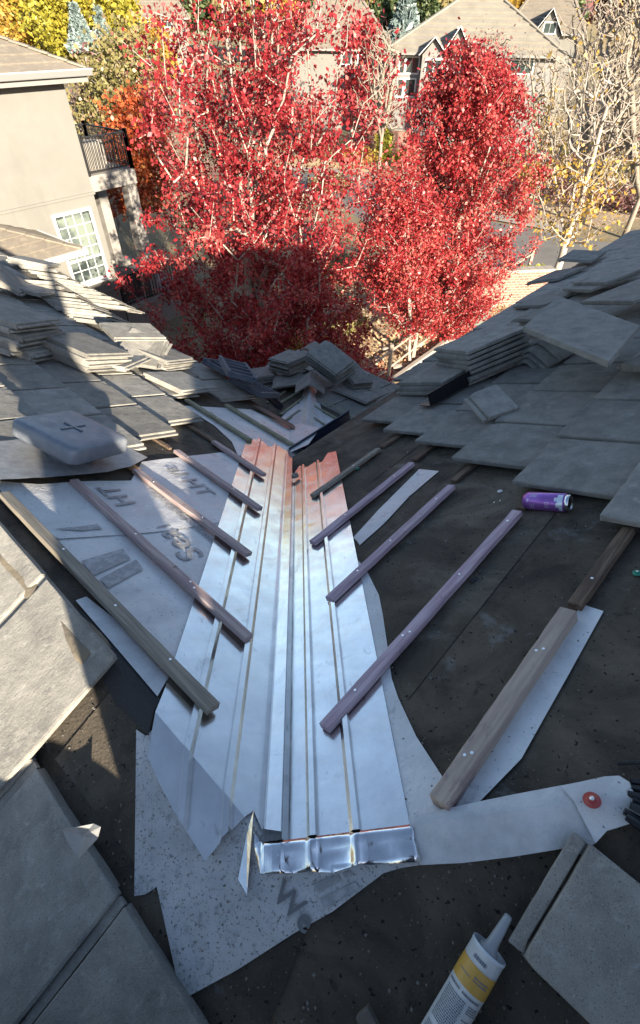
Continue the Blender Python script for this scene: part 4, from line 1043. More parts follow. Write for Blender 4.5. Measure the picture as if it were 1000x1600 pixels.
def limbs(name, P, par, R, m, parent, n=5):
    """tapered limbs along every edge parent->child"""
    idx = [i for i in range(len(P)) if par[i] >= 0]
    V = []; Fc = []; base = 0; ang = np.arange(n)*2*np.pi/n
    for i in idx:
        a = P[par[i]]; b = P[i]; d = b-a; L = np.linalg.norm(d)
        if L < 1e-5: continue
        d = d/L; u = np.cross(d, [0,0,1.0]) if abs(d[2]) < .95 else np.cross(d, [1.0,0,0]); u /= np.linalg.norm(u); w_ = np.cross(d, u)
        ra = min(R[par[i]], R[i]*1.35); rb = R[i]
        c = np.cos(ang)[:,None]*u + np.sin(ang)[:,None]*w_
        V.append(a-d*ra*.3+c*ra); V.append(b+d*rb*.3+c*rb)
        for k in range(n): Fc.append((base+k, base+(k+1)%n, base+n+(k+1)%n, base+n+k))
        base += 2*n
    me = bpy.data.meshes.new(name); me.from_pydata(np.concatenate(V).tolist(), [], Fc)
    return link(name, me, m, parent, True)
def grow(base, top, fork, env, ntar, r0, seed, stems=1, wob=.10, upb=.6, tip=.006, spread=.25):
    """skeleton: trunk to fork, stems up, then twigs reach out to points spread through the crown.  env(h)->(cx,cy,r) in 0..1 of the crown height"""
    rng = np.random.default_rng(seed); P = [np.array(base, float)]; par = [-1]
    def add(p, q): P.append(np.array(p, float)); par.append(q); return len(P)-1
    k = 0; f = np.array(fork, float)
    for s in (.33,.66,1): k = add(P[0]+(f-P[0])*s + rng.normal(size=3)*wob*.2*(s<1), k)
    fk = k; tp = np.array(top, float)
    for s in range(stems):
        cur = fk; a = 2*np.pi*(s+rng.random()*.6)/stems; rad = spread*(.3+.7*rng.random()) if stems > 1 else 0
        hh = tp[2]-f[2]; nn = 9; ht = rng.uniform(.7,1.0) if s else 1
        for j in range(1, nn+1):
            t = j/nn*ht; p = f + (tp-f)*t + np.array([np.cos(a), np.sin(a), 0])*rad*hh*t**.8 + rng.normal(size=3)*wob*hh*.06
            p[2] = f[2]+hh*t; cur = add(p, cur)
    T_ = []
    while len(T_) < ntar:
        h = rng.random()**.85; cx, cy, r, z = env(h)
        if rng.random() > (r/env.rmax)**2+.03: continue
        a = rng.random()*2*np.pi; q = np.sqrt(rng.random())*r*(.78+.22*np.sin(a*3+h*9+seed)+.16*np.sin(a*7-h*23+seed*2)+.12*rng.random())
        T_.append((cx+np.cos(a)*q, cy+np.sin(a)*q, z))
    T_ = np.array(T_); ctr = np.array(env(.5)[:2])
    order = np.argsort(np.hypot(T_[:,0]-ctr[0], T_[:,1]-ctr[1]) + .15*T_[:,2]); tips = []
    for i in order:
        t = T_[i]; A_ = np.array(P); d = t-A_; dist = np.linalg.norm(d, axis=1); rise = d[:,2]
        cost = dist + np.maximum(0, upb*np.hypot(d[:,0], d[:,1]) - rise)*.8; cost[:fk] = 1e9
        j = int(np.argmin(cost)); L = dist[j]; cur = j; n_ = max(1, int(L/.5))
        for s in range(1, n_+1):
            x = s/n_; p = A_[j] + (t-A_[j])*x; p[2] -= np.sin(x*np.pi)*L*.07; p += rng.normal(size=3)*L*.02*(s < n_)
            cur = add(p, cur)
        tips.append(cur)
    P = np.array(P); n = len(P); cnt = np.zeros(n)
    for i in tips: cnt[i] += 1
    for i in range(n-1, 0, -1): cnt[par[i]] += cnt[i]
    cnt = np.maximum(cnt, .5); R = tip*np.sqrt(cnt)**1.05; R *= 1; R = np.minimum(R, r0); R[:fk+1] = r0*np.array([1.25,1.0,.92,.88])[:fk+1]
    return P, np.array(par), R, tips
class Env:
    def __init__(s, prof_): s.p = prof_; s.rmax = max(q[3] for q in prof_)     # rows: h, cx, cy, r, z
    def __call__(s, h):
        for a, b in zip(s.p[:-1], s.p[1:]):
            if h <= b[0]:
                t = (h-a[0])/(b[0]-a[0]); return tuple(a[i]+(b[i]-a[i])*t for i in (1,2,3,4))
        return s.p[-1][1:]
def tree(name, label, cat, base, top, fork, prof_, ntar, nleaf, lsize, lm, bark, r0=.12, seed=1, stems=1, group=None, spread=.25, lspread=.35, zden=None, tip=.006, upb=.6, sides=5, elong=1.5):
    t = empty(name, base, label, cat, group)
    P, par, R, tips = grow(base, top, fork, Env(prof_), ntar, r0, seed, stems, spread=spread, tip=tip, upb=upb)
    limbs('trunk', P, par, R, bark, t, sides)
    if nleaf:
        rng = RNG; ends = P[tips]; mid = P[par[tips]]
        wgt = np.ones(len(tips))
        if zden: wgt = np.array([zden((p[2])) for p in ends])
        wgt /= wgt.sum(); ix = rng.choice(len(tips), nleaf, p=wgt); f = rng.random(nleaf)[:,None]**.7
        cen = mid[ix] + (ends[ix]-mid[ix])*f*1.1 + rng.normal(size=(nleaf,3))*lspread*(.5+.5*rng.random((nleaf,1)))
        cl = rng.random(len(tips)); sub = .45*cl[ix] + .55*rng.random(nleaf)
        leaf_mesh('crown', cen, lsize, lm, t, sub=sub, elong=elong)
    return t
LM_red = leafmat('red_maple_leaf', (.13,.008,.014), (.34,.026,.034), (.56,.17,.14))
LM_red2 = leafmat('scarlet_maple_leaf', (.15,.008,.014), (.39,.034,.040), (.60,.21,.16))
LM_org = leafmat('orange_red_leaf', (.28,.05,.02), (.50,.11,.04), (.50,.26,.08))
LM_yel = leafmat('yellow_leaf', (.22,.21,.03), (.38,.33,.045), (.42,.30,.04))
LM_gold = leafmat('golden_leaf', (.36,.20,.03), (.46,.30,.06), (.36,.27,.09))
LM_olive = leafmat('olive_leaf', (.16,.16,.05), (.28,.24,.10), (.34,.22,.16))
LM_plum = leafmat('plum_leaf', (.16,.07,.08), (.26,.13,.12), (.34,.24,.18))
LM_spruce = leafmat('blue_spruce_needle', (.10,.14,.13), (.20,.26,.25), (.30,.36,.36), .1)
LM_green = leafmat('dark_green_needle', (.03,.055,.025), (.07,.10,.04), (.14,.15,.06), .1)
LM_bush = leafmat('lime_leaf', (.22,.24,.03), (.42,.40,.06), (.55,.50,.12))
def pt(px, py, D):
    d = ray(px, py); k = D/math.hypot(d.x, d.y); p = CAM + d*k; return (p.x, p.y, p.z)
def crown(rows, D, base=None):
    """rows of (py, px_left, px_right): crown outline as seen; real radii at distance D"""
    out = []; n = len(rows)
    for i, (py, a, b) in enumerate(rows):
        l = Vector(pt(a-(b-a)*.05, py, D)); r = Vector(pt(b+(b-a)*.05, py, D)); c = (l+r)/2; out.append([i/(n-1), c.x, c.y, (l-r).length/2, c.z])
    return out
# left maple: bare white stems fan out, thinner leaves at the top
D1 = 15.5; b1 = gnd(392, 622); f1 = pt(388, 372, D1)
cr1 = crown([(605,290,545),(545,205,612),(455,205,600),(360,230,592),(270,222,585),(180,215,575),(90,228,580),(20,242,568)], D1)
z20 = cr1[-1][4]; cr1.append([1.12, cr1[-1][1], cr1[-1][2], cr1[-1][3]*.85, z20+1.3]); cr1.append([1.25, cr1[-1][1], cr1[-1][2], .5, z20+3.0])
cr1 = [[r[0]/1.25]+r[1:] for r in cr1]
tree('maple_tree', 'large red maple with many pale bare stems, its lower half in shadow, left of centre', 'tree', b1, (cr1[-1][1], cr1[-1][2], z20+2.9), f1, cr1, 960, 100000, .058, LM_red, M_bark, .15, 3, 8,
     spread=.21, lspread=.17, zden=lambda z: 1.8 - 1.25*min(1, max(0, (z-3.5)/6)), tip=.0075, upb=1.3)
# right maple
D2 = 21.0; b2 = gnd(697, 522)
cr2 = crown([(515,652,730),(480,618,785),(420,603,812),(350,615,830),(270,622,842),(200,640,842),(150,660,832),(105,680,812),(72,705,780)], D2)
tree('maple_tree', 'dense bright red maple in full sun right of centre', 'tree', b2, (cr2[-1][1], cr2[-1][2], cr2[-1][4]), pt(708, 440, D2), cr2, 760, 76000, .062, LM_red2, M_bark, .13, 5, 6, spread=.18, lspread=.21, tip=.0075, upb=1.1)
D3 = 18.0; b3 = gnd(640, 566)
cr3 = crown([(520,605,680),(480,580,695),(430,560,700),(370,550,690),(300,560,680),(240,590,660)], D3)
tree('maple_tree', 'small scarlet maple by the rail fence between the two large maples', 'tree', b3, (cr3[-1][1], cr3[-1][2], cr3[-1][4]), pt(641, 500, D3), cr3, 260, 26000, .056, LM_red2, M_bark, .07, 8, 2, spread=.15, lspread=.24)
D4 = 56; b4 = gnd(549, 242)
cr4 = crown([(205,528,600),(170,520,622),(120,525,625),(70,535,605),(20,530,590)], D4)
tree('maple_tree', 'sparse distant red maple in front of the brick garden wall', 'tree', b4, (cr4[-1][1], cr4[-1][2], cr4[-1][4]+1), pt(549, 205, D4), cr4, 90, 2600, .26, LM_red, M_bark, .16, 9, 3, spread=.2, lspread=.7, tip=.02)
# trees at the upper left
def simple(name, label, cat, px, D, rows, n, nl, ls, lm, bark=None, seed=1, group='trees behind the neighbour house', spread=.3, lsp=None, tip=.02, r0=.2, stems=4):
    cr = crown(rows, D); c0 = cr[0]
    base = (c0[1], c0[2], 0); lsp = lsp or cr[len(cr)//2][3]*.17
    return tree(name, label, cat, base, (cr[-1][1], cr[-1][2], cr[-1][4]), (c0[1], c0[2], max(.6, c0[4]*.9)), cr, n, nl, ls, lm, bark or M_bark2, r0, seed, stems, group, spread, lsp, tip=tip)
simple('yellow_tree', 'bright yellow-green tree at the top left behind the neighbour roof', 'tree', 130, 62, [(90,60,190),(50,40,205),(10,35,205),(-20,50,190),(-45,80,160)], 150, 26000, .24, LM_yel, seed=11)
simple('yellow_tree', 'orange-gold tree in the top left corner', 'tree', 30, 66, [(60,-30,80),(20,-20,75),(-15,-10,70),(-40,10,50)], 80, 11000, .24, LM_gold, seed=12)
simple('yellow_tree', 'yellow tree left of the large maple crown', 'tree', 180, 70, [(70,150,215),(30,140,215),(-10,150,208),(-40,165,200)], 90, 12000, .24, LM_yel, seed=13)
simple('shrub_tree', 'thinning olive and gold tree right of the neighbour roof', 'tree', 160, 33, [(215,120,225),(170,105,245),(120,110,255),(85,130,250),(60,150,235)], 240, 7000, .13, LM_olive, M_twig, 14, lsp=.5, tip=.012, r0=.12)
simple('shrub_tree', 'plum-brown shrub below the olive tree beside the balcony', 'tree', 150, 36, [(230,110,200),(180,100,215),(130,115,215),(105,125,205)], 200, 5000, .12, LM_plum, M_twig, 15, lsp=.5, tip=.012, r0=.10)
simple('shrub_tree', 'golden bush showing behind the left maple edge', 'tree', 215, 42, [(150,190,260),(110,185,270),(70,200,265),(50,215,250)], 90, 3500, .18, LM_gold, M_twig, 16, lsp=.6, tip=.014, r0=.12)
simple('shrub_tree', 'orange-red tree behind the balcony railing', 'tree', 215, 27, [(330,165,260),(270,160,265),(210,165,260),(165,180,250),(150,200,240)], 200, 11000, .11, LM_org, M_bark2, 17, lsp=.38, tip=.01, r0=.12)
def conifer(label, px, D, ytop, ybase, hw, lm, seed, n=5200, size=.3):
    b = gnd(px, ybase) if False else None
    top = Vector(pt(px, ytop, D)); base = Vector((top.x, top.y, 0)); l = Vector(pt(px-hw, ybase, D)); r = Vector(pt(px+hw, ybase, D)); Rr = (l-r).length/2; zb_ = l.z
    t = empty('spruce_tree', base, label, 'tree', 'spruces in the distance')
    bm = bmesh.new(); tube(bm, [base, base*.5+top*.5, top], [.25,.15,.03], 6); obj('trunk', bm, M_bark2, t)
    rng = RNG; h = rng.random(n)**1.5; a = rng.random(n)*2*np.pi; lay = np.abs(((h*16) % 1)-.5)*2
    rad = Rr*(1-h)*(.55+.45*rng.random(n))*(.75+.3*lay)*(1+.15*np.sin(a*5+seed+h*20)); z = zb_ + (top.z-zb_)*h - rad*.25
    leaf_mesh('crown', np.stack([top.x+np.cos(a)*rad, top.y+np.sin(a)*rad, z], 1), size, lm, t, elong=1.9)
    return t
conifer('blue-grey spruce in front of the yellow trees at the top left', 115, 55, 10, 68, 22, LM_spruce, 1)
conifer('narrow grey-green spruce beside the yellow trees', 152, 58, 14, 50, 11, LM_spruce, 2, 2500)
conifer('pale blue spruce behind the middle house roof', 638, 95, -22, 50, 28, LM_spruce, 3, 5200, .5)
conifer('dark green conifer left of the pale blue spruce', 600, 100, -30, 40, 26, LM_green, 4, 5200, .55)
conifer('small dark conifer right of the pale blue spruce', 676, 100, -12, 22, 16, LM_green, 5, 3000, .5)
conifer('dark conifer behind the ridge of the middle house', 762, 105, -25, 22, 26, LM_green, 6, 4000, .55)
simple('yellow_tree', 'olive-gold tree on the skyline behind the small conifers', 'tree', 580, 110, [(40,545,600),(10,545,605),(-25,555,595)], 60, 4000, .55, LM_olive, seed=31, tip=.03)
# ring of far trees on the skyline
for i in range(16):
    px = -60 + i*72; D = 125 + (i*37) % 40; lm = (LM_green, LM_olive, LM_gold, LM_green, LM_plum)[i % 5]; hh = 10 + (i*53) % 18
    simple('skyline_tree', f'{"dark green,olive,golden,deep green,plum-brown".split(",")[i%5]} tree on the far skyline, number {i+1} from the left' if False else f'{"dark green,olive,golden,deep green,plum-brown".split(",")[i%5]} skyline tree {["behind the orange corner tree","behind the yellow trees","left of the pale spruce tops","over the olive thicket","above the left maple edge","behind the left maple top","right of the left maple top","between maple and tan roof","behind the tan roofed house","behind the pale blue spruce","behind the middle house ridge","right of the middle house ridge","behind the gabled house","above the bare trees","over the thicket at the right edge","in the top right corner"][i]}', 'tree',
           px, D, [(34,px-40,px+40),(8,px-44,px+44),(-hh,px-26,px+26)], 40, 3000, .8, lm, seed=40+i, group='trees on the far skyline', tip=.04, r0=.3)
# ------------------------------------------------------------------ vertical-plane building helper
class Wall:
    """vertical facade frame: origin o (x,y), w = along the wall to the right, q = outward"""
    def __init__(s, o, w):
        s.o = Vector((o[0], o[1], 0)); s.w = Vector((w[0], w[1], 0)).normalized(); s.q = Vector((s.w.y, -s.w.x, 0))
    def P(s, a, z, q=0): return s.o + s.w*a + s.q*q + Vector((0,0,z))
    def hit(s, px, py, q=0):
        d = ray(px, py); o = s.o + s.q*q; k = (o-CAM).dot(s.q)/d.dot(s.q); p = CAM + d*k; return (p-s.o).dot(s.w), p.z
    def box(s, bm, a0, a1, z0, z1, q0, q1, bev=0):
        M = Matrix((s.w, s.q*-1, Vector((0,0,1)))).transposed()
        return box(bm, s.P((a0+a1)/2, (z0+z1)/2, (q0+q1)/2), (abs(a1-a0), abs(q1-q0), abs(z1-z0)), M, bev)
def clip(poly, z0, z1):
    def half(pl, z, s):
        out = []
        for i in range(len(pl)):
            a, b = pl[i], pl[(i+1)%len(pl)]; da, db = (a.z-z)*s, (b.z-z)*s
            if da >= 0: out.append(a)
            if (da > 0 and db < 0) or (da < 0 and db > 0): out.append(a + (b-a)*(da/(da-db)))
        return out
    p = half(poly, z0, 1)
    return half(p, z1, -1) if len(p) > 2 else []
def roof_faces(name, polys, m, parent, course=.16, lip=.045, th=.08):
    bm = bmesh.new()
    for poly in polys:
        poly = [Vector(p) for p in poly]; n = (poly[1]-poly[0]).cross(poly[2]-poly[0]).normalized()
        if n.z < 0: n = -n; poly = poly[::-1]
        bm.faces.new([bm.verts.new(p - n*.004) for p in poly])
        bm.faces.new([bm.verts.new(p - n*th) for p in poly][::-1])
        z0 = min(p.z for p in poly); z1 = max(p.z for p in poly); k = z0
        while k < z1-.01:
            c = clip(poly, k, min(k+course, z1))
            if len(c) > 2:
                c = [p for i, p in enumerate(c) if (p-c[i-1]).length > 1e-4]
                if len(c) > 2:
                    vs = [bm.verts.new(p + n*lip*max(.05, (k+course-p.z)/course)) for p in c]
                    bm.faces.new(vs)
                    for i in range(len(c)):      # close the nose of the course
                        a, b = i, (i+1) % len(c)
                        if abs(c[a].z-k) < 1e-4 and abs(c[b].z-k) < 1e-4:
                            bm.faces.new((vs[b], vs[a], bm.verts.new(c[a]-n*.003), bm.verts.new(c[b]-n*.003)))
            k += course
    return obj(name, bm, m, parent)
def window(W_, parent, a0, a1, z0, z1, nx=3, nz=4, q=0, sash=True, glass=None, fw=.09):
    f = None; bm = bmesh.new()
    for b in ((a0-fw,a1+fw,z1,z1+fw),(a0-fw,a1+fw,z0-fw,z0)): W_.box(bm, *b, q-.05, q+.05)
    for b in ((a0-fw,a0,z0,z1),(a1,a1+fw,z0,z1)): W_.box(bm, *b, q-.05, q+.048)
    f = obj('window', bm, M_white, parent)
    bm = bmesh.new(); W_.box(bm, a0, a1, z0, z1, q-.03, q+.012); obj('glass', bm, glass or M_glass, f)
    if nx > 1 or nz > 1:
        bm = bmesh.new()
        for i in range(1, nx): x = a0+(a1-a0)*i/nx; W_.box(bm, x-.012, x+.012, z0, z1, q+.012, q+.030)
        for i in range(1, nz): z = z0+(z1-z0)*i/nz; h = .012; W_.box(bm, a0, a1, z-h, z+h, q+.012, q+.027)
        obj('glazing_bars', bm, M_white, f)
    return f
# ------------------------------------------------------------------ neighbour house on the left
NW = Wall((-6.9, 19.83), (.6627, .7488))
nh = empty('neighbour_house', NW.P(-3, 0), 'cream stucco house with tan hip roof, divided window and balcony at the upper left', 'house')
bm = bmesh.new(); NW.box(bm, -14, 0, 0, 8.2, -10, 0); obj('wall', bm, M_stucco, nh)
bm = bmesh.new(); NW.box(bm, -14, .05, 5.08, 5.16, -.1, .05, .01); NW.box(bm, -14, .04, 1.95, 2.03, -.1, .04, .01); obj('trim_band', bm, M_stucco, nh)
ov = .55
e0, e1, e2, e3 = NW.P(ov, 8.25, ov), NW.P(-14.5, 8.25, ov), NW.P(-14.5, 8.25, -10.5), NW.P(ov, 8.25, -10.5)
rp = 2.35; ra_, rb_ = NW.P(ov-5.5, 8.25+rp, ov-5.5), NW.P(-9, 8.25+rp, ov-5.5)
roof_faces('roof', [[e1, e0, ra_, rb_],[e0, e3, ra_],[e3, e2, rb_, ra_],[e2, e1, rb_]], M_rooft, nh, .17, .03)
bm = bmesh.new()
for a, b in ((e0, ra_),):
    n = 16
    for i in range(n): 
        p = a+(b-a)*(i/n); q = a+(b-a)*((i+1)/n); bar(bm, p+Vector((0,0,.055)), q+Vector((0,0,.035)), .20, .05, Vector((0,0,1)), .012)
obj('hip_tiles', bm, M_rooft, nh)
bm = bmesh.new(); NW.box(bm, -14.5, ov+.10, 8.12, 8.27, ov, ov+.12, .02); NW.box(bm, ov, ov+.12, 8.12, 8.27, -10.5, ov+.004, .02); gt_ = obj('gutter', bm, M_gutter_w, nh)
bm = bmesh.new(); NW.box(bm, -14.5, ov+.125, 8.262, 8.285, ov-.03, ov+.135, .004); NW.box(bm, ov-.03, ov+.137, 8.263, 8.283, -10.5, ov-.031, .004); obj('drip_edge', bm, M_white, gt_)
bm = bmesh.new(); NW.box(bm, -14.5, ov-.02, 7.98, 8.13, -.02, ov-.02, .01); NW.box(bm, -.02, ov-.03, 7.99, 8.125, -10.5, ov-.03, .01); obj('soffit', bm, M_soffit, nh)
# tall divided window with a blind behind the upper sash
wf = window(NW, nh, -1.60, -.34, 2.58, 4.68, 4, 6, 0, glass=mat('dark_reflecting_glass', (.03,.04,.04), .1, cols=(.11,.13,.12), scale=2.5, contrast=(.45,.55)))
bm = bmesh.new(); NW.box(bm, -1.55, -.39, 3.30, 4.60, -.02, .0135); obj('blind', bm, M_blind, wf)
bm = bmesh.new(); NW.box(bm, -1.60, -.34, 3.24, 3.31, .012, .034); obj('sash_rail', bm, M_white, wf)
bm = bmesh.new(); NW.box(bm, -1.72, -.22, 2.40, 2.49, .0, .09, .01); obj('sill', bm, M_white, wf)
# lower roof coming towards us
q3 = 2.7
le0, le1 = NW.P(-2.35, 4.45, q3), NW.P(-14, 4.45, q3); ltop = NW.P(-2.35-q3, 4.45+q3*.40, 0); lt1 = NW.P(-14, 4.45+q3*.40, 0); lback = NW.P(-2.35, 4.45, 0)
roof_faces('lower_roof', [[le1, le0, ltop, lt1],[le0, lback, ltop]], M_rooft, nh, .14, .03)
bm = bmesh.new()
for i in range(8): p = le0+(ltop-le0)*(i/8); q_ = le0+(ltop-le0)*((i+1)/8); bar(bm, p+Vector((0,0,.05)), q_+Vector((0,0,.035)), .20, .05, Vector((0,0,1)), .012)
obj('hip_tiles', bm, M_rooft, nh)
bm = bmesh.new(); NW.box(bm, -14, -2.25, 4.32, 4.47, q3, q3+.13, .02); NW.box(bm, -2.35, -2.23, 4.32, 4.465, 0, q3, .02); obj('gutter', bm, M_white, nh)
bm = bmesh.new(); NW.box(bm, -14, -2.8, 0, 4.34, .01, q3-.4); obj('wall', bm, M_stucco, nh)
# balcony
bm = bmesh.new(); NW.box(bm, .0, 1.82, 5.12, 5.58, -2.6, -.03, .01); bk = obj('balcony', bm, M_deck, nh)
bm = bmesh.new()
for k in range(4): NW.box(bm, .002, 1.825, 5.13+.112*k, 5.232+.112*k, -.035, -.02, .006)
obj('fascia_board', bm, M_deck, bk)
def rail(a, b, z0, z1, parent, name='railing', n=12, posts=True, m=M_iron, pr=.012):
    a = Vector(a); b = Vector(b); bm = bmesh.new(); z = Vector((0,0,1))
    bar(bm, a+z*z1, b+z*z1, .055, .045); bar(bm, a+z*z0, b+z*z0, .045, .035)
    for i in range(n+1):
        p = a+(b-a)*i/n; bar(bm, p+z*z0, p+z*z1, pr*2.2, pr*2.2, Vector((1,0,0)))
    o = obj(name, bm, m, parent)
    if posts:
        for p in (a, b):
            bm = bmesh.new(); bar(bm, p+z*(z0-.12), p+z*(z1+.10), .12, .12, Vector((1,0,0)), .006); obj('railing_post', bm, m, o)
zz = 5.58
r1 = rail(NW.P(.06,zz,-.08), NW.P(1.78,zz,-.08), .10, 1.02, bk, n=15)
rail(NW.P(1.78,zz,-.08), NW.P(1.78,zz,-2.5), .10, 1.02, bk, n=22)
rail(NW.P(.06,zz,-2.5), NW.P(1.78,zz,-2.5), .10, 1.02, bk, n=15)
bm = bmesh.new(); NW.box(bm, 1.42, 1.80, .9, 5.12, -.5, -.08, .01); NW.box(bm, 1.42, 1.80, .9, 5.12, -2.6, -2.2, .01); obj('column', bm, M_deck, nh)
def covered(a0, a1, q0, q1, z0, h, m, label, cat='covered furniture'):
    bm = bmesh.new(); NW.box(bm, a0, a1, z0, z0+h, q0, q1, .06)
    bmesh.ops.subdivide_edges(bm, edges=bm.edges[:], cuts=2, use_grid_fill=True)
    from mathutils import noise as nz
    for v in bm.verts: v.co += Vector((nz.noise(v.co*3), nz.noise(v.co*3+Vector((5,0,0))), nz.noise(v.co*3+Vector((0,9,0)))))*.05
    tag(obj('covered_chair', bm, m, None, True), label, cat)
covered(.35, 1.05, -1.2, -.5, zz, .80, M_cover, 'pale covered armchair on the balcony behind the black railing')
covered(1.1, 1.6, -1.9, -1.3, zz, .70, M_cover, 'smaller covered chair at the back corner of the balcony')
# patio deck below
pd = empty('patio_deck', NW.P(2,0,-1.5), 'raised patio deck with black railing below the balcony', 'deck')
bm = bmesh.new(); NW.box(bm, .0, 3.4, 1.0, 1.18, -4.5, .0, .01); NW.box(bm, .1, 3.3, 0, .99, -4.4, -.1); obj('deck_floor', bm, M_deck, pd)
rail(NW.P(.08,1.18,-.06), NW.P(3.3,1.18,-.06), .08, 1.12, pd, n=24)
covered(.35, 1.35, -1.5, -.5, 1.18, .95, M_dcover, 'dark covered barbecue on the patio deck behind the lower railing')
covered(1.5, 2.3, -1.7, -.8, 1.18, .80, M_cover, 'pale covered chair on the patio deck beside the barbecue')
covered(.4, 1.3, -2.9, -2.0, 1.18, 1.05, M_cover, 'tall pale covered sofa at the back of the patio deck')
covered(1.7, 2.5, -3.2, -2.4, 1.18, .7, M_cover, 'low pale covered table at the back of the patio deck')
# ------------------------------------------------------------------ houses down the street
def far_house(label, pl, pr_, py, D, depth, rise, wallm, roofm, az=None, ridge=.25, zg=0, gables=(), wins=(), course=.25, twin=None):
    L = Vector(pt(pl, py, D)); R_ = Vector(pt(pr_, py, D)); ze = (L.z+R_.z)/2
    w_ = (R_-L); w_.z = 0
    W_ = Wall((L.x, L.y), (w_.x, w_.y)); Wd = w_.length
    h = empty('house', W_.P(Wd/2, 0, -depth/2), label, 'house')
    bm = bmesh.new(); W_.box(bm, 0, Wd, zg, ze, -depth, 0); obj('wall', bm, wallm, h)
    o = .7; a, b, c, d = W_.P(-o,ze,o), W_.P(Wd+o,ze,o), W_.P(Wd+o,ze,-depth-o), W_.P(-o,ze,-depth-o)
    r1_, r2_ = W_.P(Wd*(.5-ridge/2), ze+rise, -depth/2), W_.P(Wd*(.5+ridge/2), ze+rise, -depth/2)
    roof_faces('roof', [[a,b,r2_,r1_],[b,c,r2_],[c,d,r1_,r2_],[d,a,r1_]], roofm, h, .38, .10, .14)
    bm = bmesh.new()
    for p, q_ in ((a,r1_),(b,r2_),(r1_,r2_)): bar(bm, p+Vector((0,0,.08)), q_+Vector((0,0,.08)), .34, .12, Vector((0,0,1)), .03)
    obj('ridge_cap', bm, roofm, h)
    bm = bmesh.new(); W_.box(bm, -o, Wd+o, ze-.16, ze+.02, o, o+.1); obj('fascia', bm, M_soffit, h)
    for (x0, x1, pk, proj, gm) in gables:      # pixels: left, right, peak row
        g0, _ = W_.hit(x0, py, proj); g1, _ = W_.hit(x1, py, proj); _, zp = W_.hit((x0+x1)/2, pk, proj); m_ = (g0+g1)/2; zb_ = ze-.1
        bm = bmesh.new(); W_.box(bm, g0+.3, g1-.3, zg, zb_, -.5, proj-.3)
        poly_prism(bm, [W_.P(g0+.3,zb_,proj-.3), W_.P(g1-.3,zb_,proj-.3), W_.P(m_,zp-.15,proj-.3)], W_.q*-1.5)
        bmesh.ops.recalc_face_normals(bm, faces=bm.faces); obj('gable', bm, gm, h)
        roof_faces('gable_roof', [[W_.P(g0,zb_,proj), W_.P(m_,zp,proj), W_.P(m_,zp,-depth*.35), W_.P(g0,zb_,-depth*.35)], [W_.P(m_,zp,proj), W_.P(g1,zb_,proj), W_.P(g1,zb_,-depth*.35), W_.P(m_,zp,-depth*.35)]], roofm, h, course, .04, .12)
        bm = bmesh.new()
        for p in (g0, g1): bar(bm, W_.P(p,zb_-.02,proj+.03), W_.P(m_,zp-.02,proj+.03), .06, .22, W_.q)
        obj('bargeboard', bm, M_white, h)
    for (x0, y0, x1, y1, nx, pj) in wins:
        a0, z1 = W_.hit(x0, y0, pj); a1, z0 = W_.hit(x1, y1, pj)
        window(W_, h, a0, a1, z0, z1, nx, 1, pj, fw=.12)
    return W_, h
far_house('pale grey two-storey house with stepped gables behind the right maple', 611, 872, 84, 64, 15, 4.2, M_stone, M_roofg, ridge=.12,
          gables=((655,700,57,1.6,M_stone),(690,738,40,.9,M_stone)),
          wins=((626,90,632,114,1,0),(635,90,652,114,2,0),(622,124,630,150,1,0),(632,124,646,150,1,0),(667,94,676,114,1,1.3),(680,94,688,114,1,1.3),(702,92,712,112,1,.6),(745,95,775,115,3,0),(800,95,830,115,3,0)))
far_house('tan roofed house between the two maples, partly hidden by red leaves', 455, 606, 76, 72, 16, 5.2, M_stucco, M_rooft, ridge=.15, wins=((535,84,548,100,1,0),(560,86,580,102,2,0)))
far_house('cream gabled house at the top right behind the bare trees', 795, 905, 52, 88, 14, 4.5, M_stucco, M_rooft, ridge=.4,
          gables=((832,880,12,1.5,M_stucco),(790,815,22,.8,M_stucco)), wins=((852,36,866,52,2,1.2),(800,42,808,52,1,.5)))
far_house('distant white house with grey roof above the olive tree', 200, 290, 28, 120, 14, 4.0, M_stucco, M_rooft, ridge=.5, wins=((225,34,236,42,2,0),(255,34,268,42,2,0)))
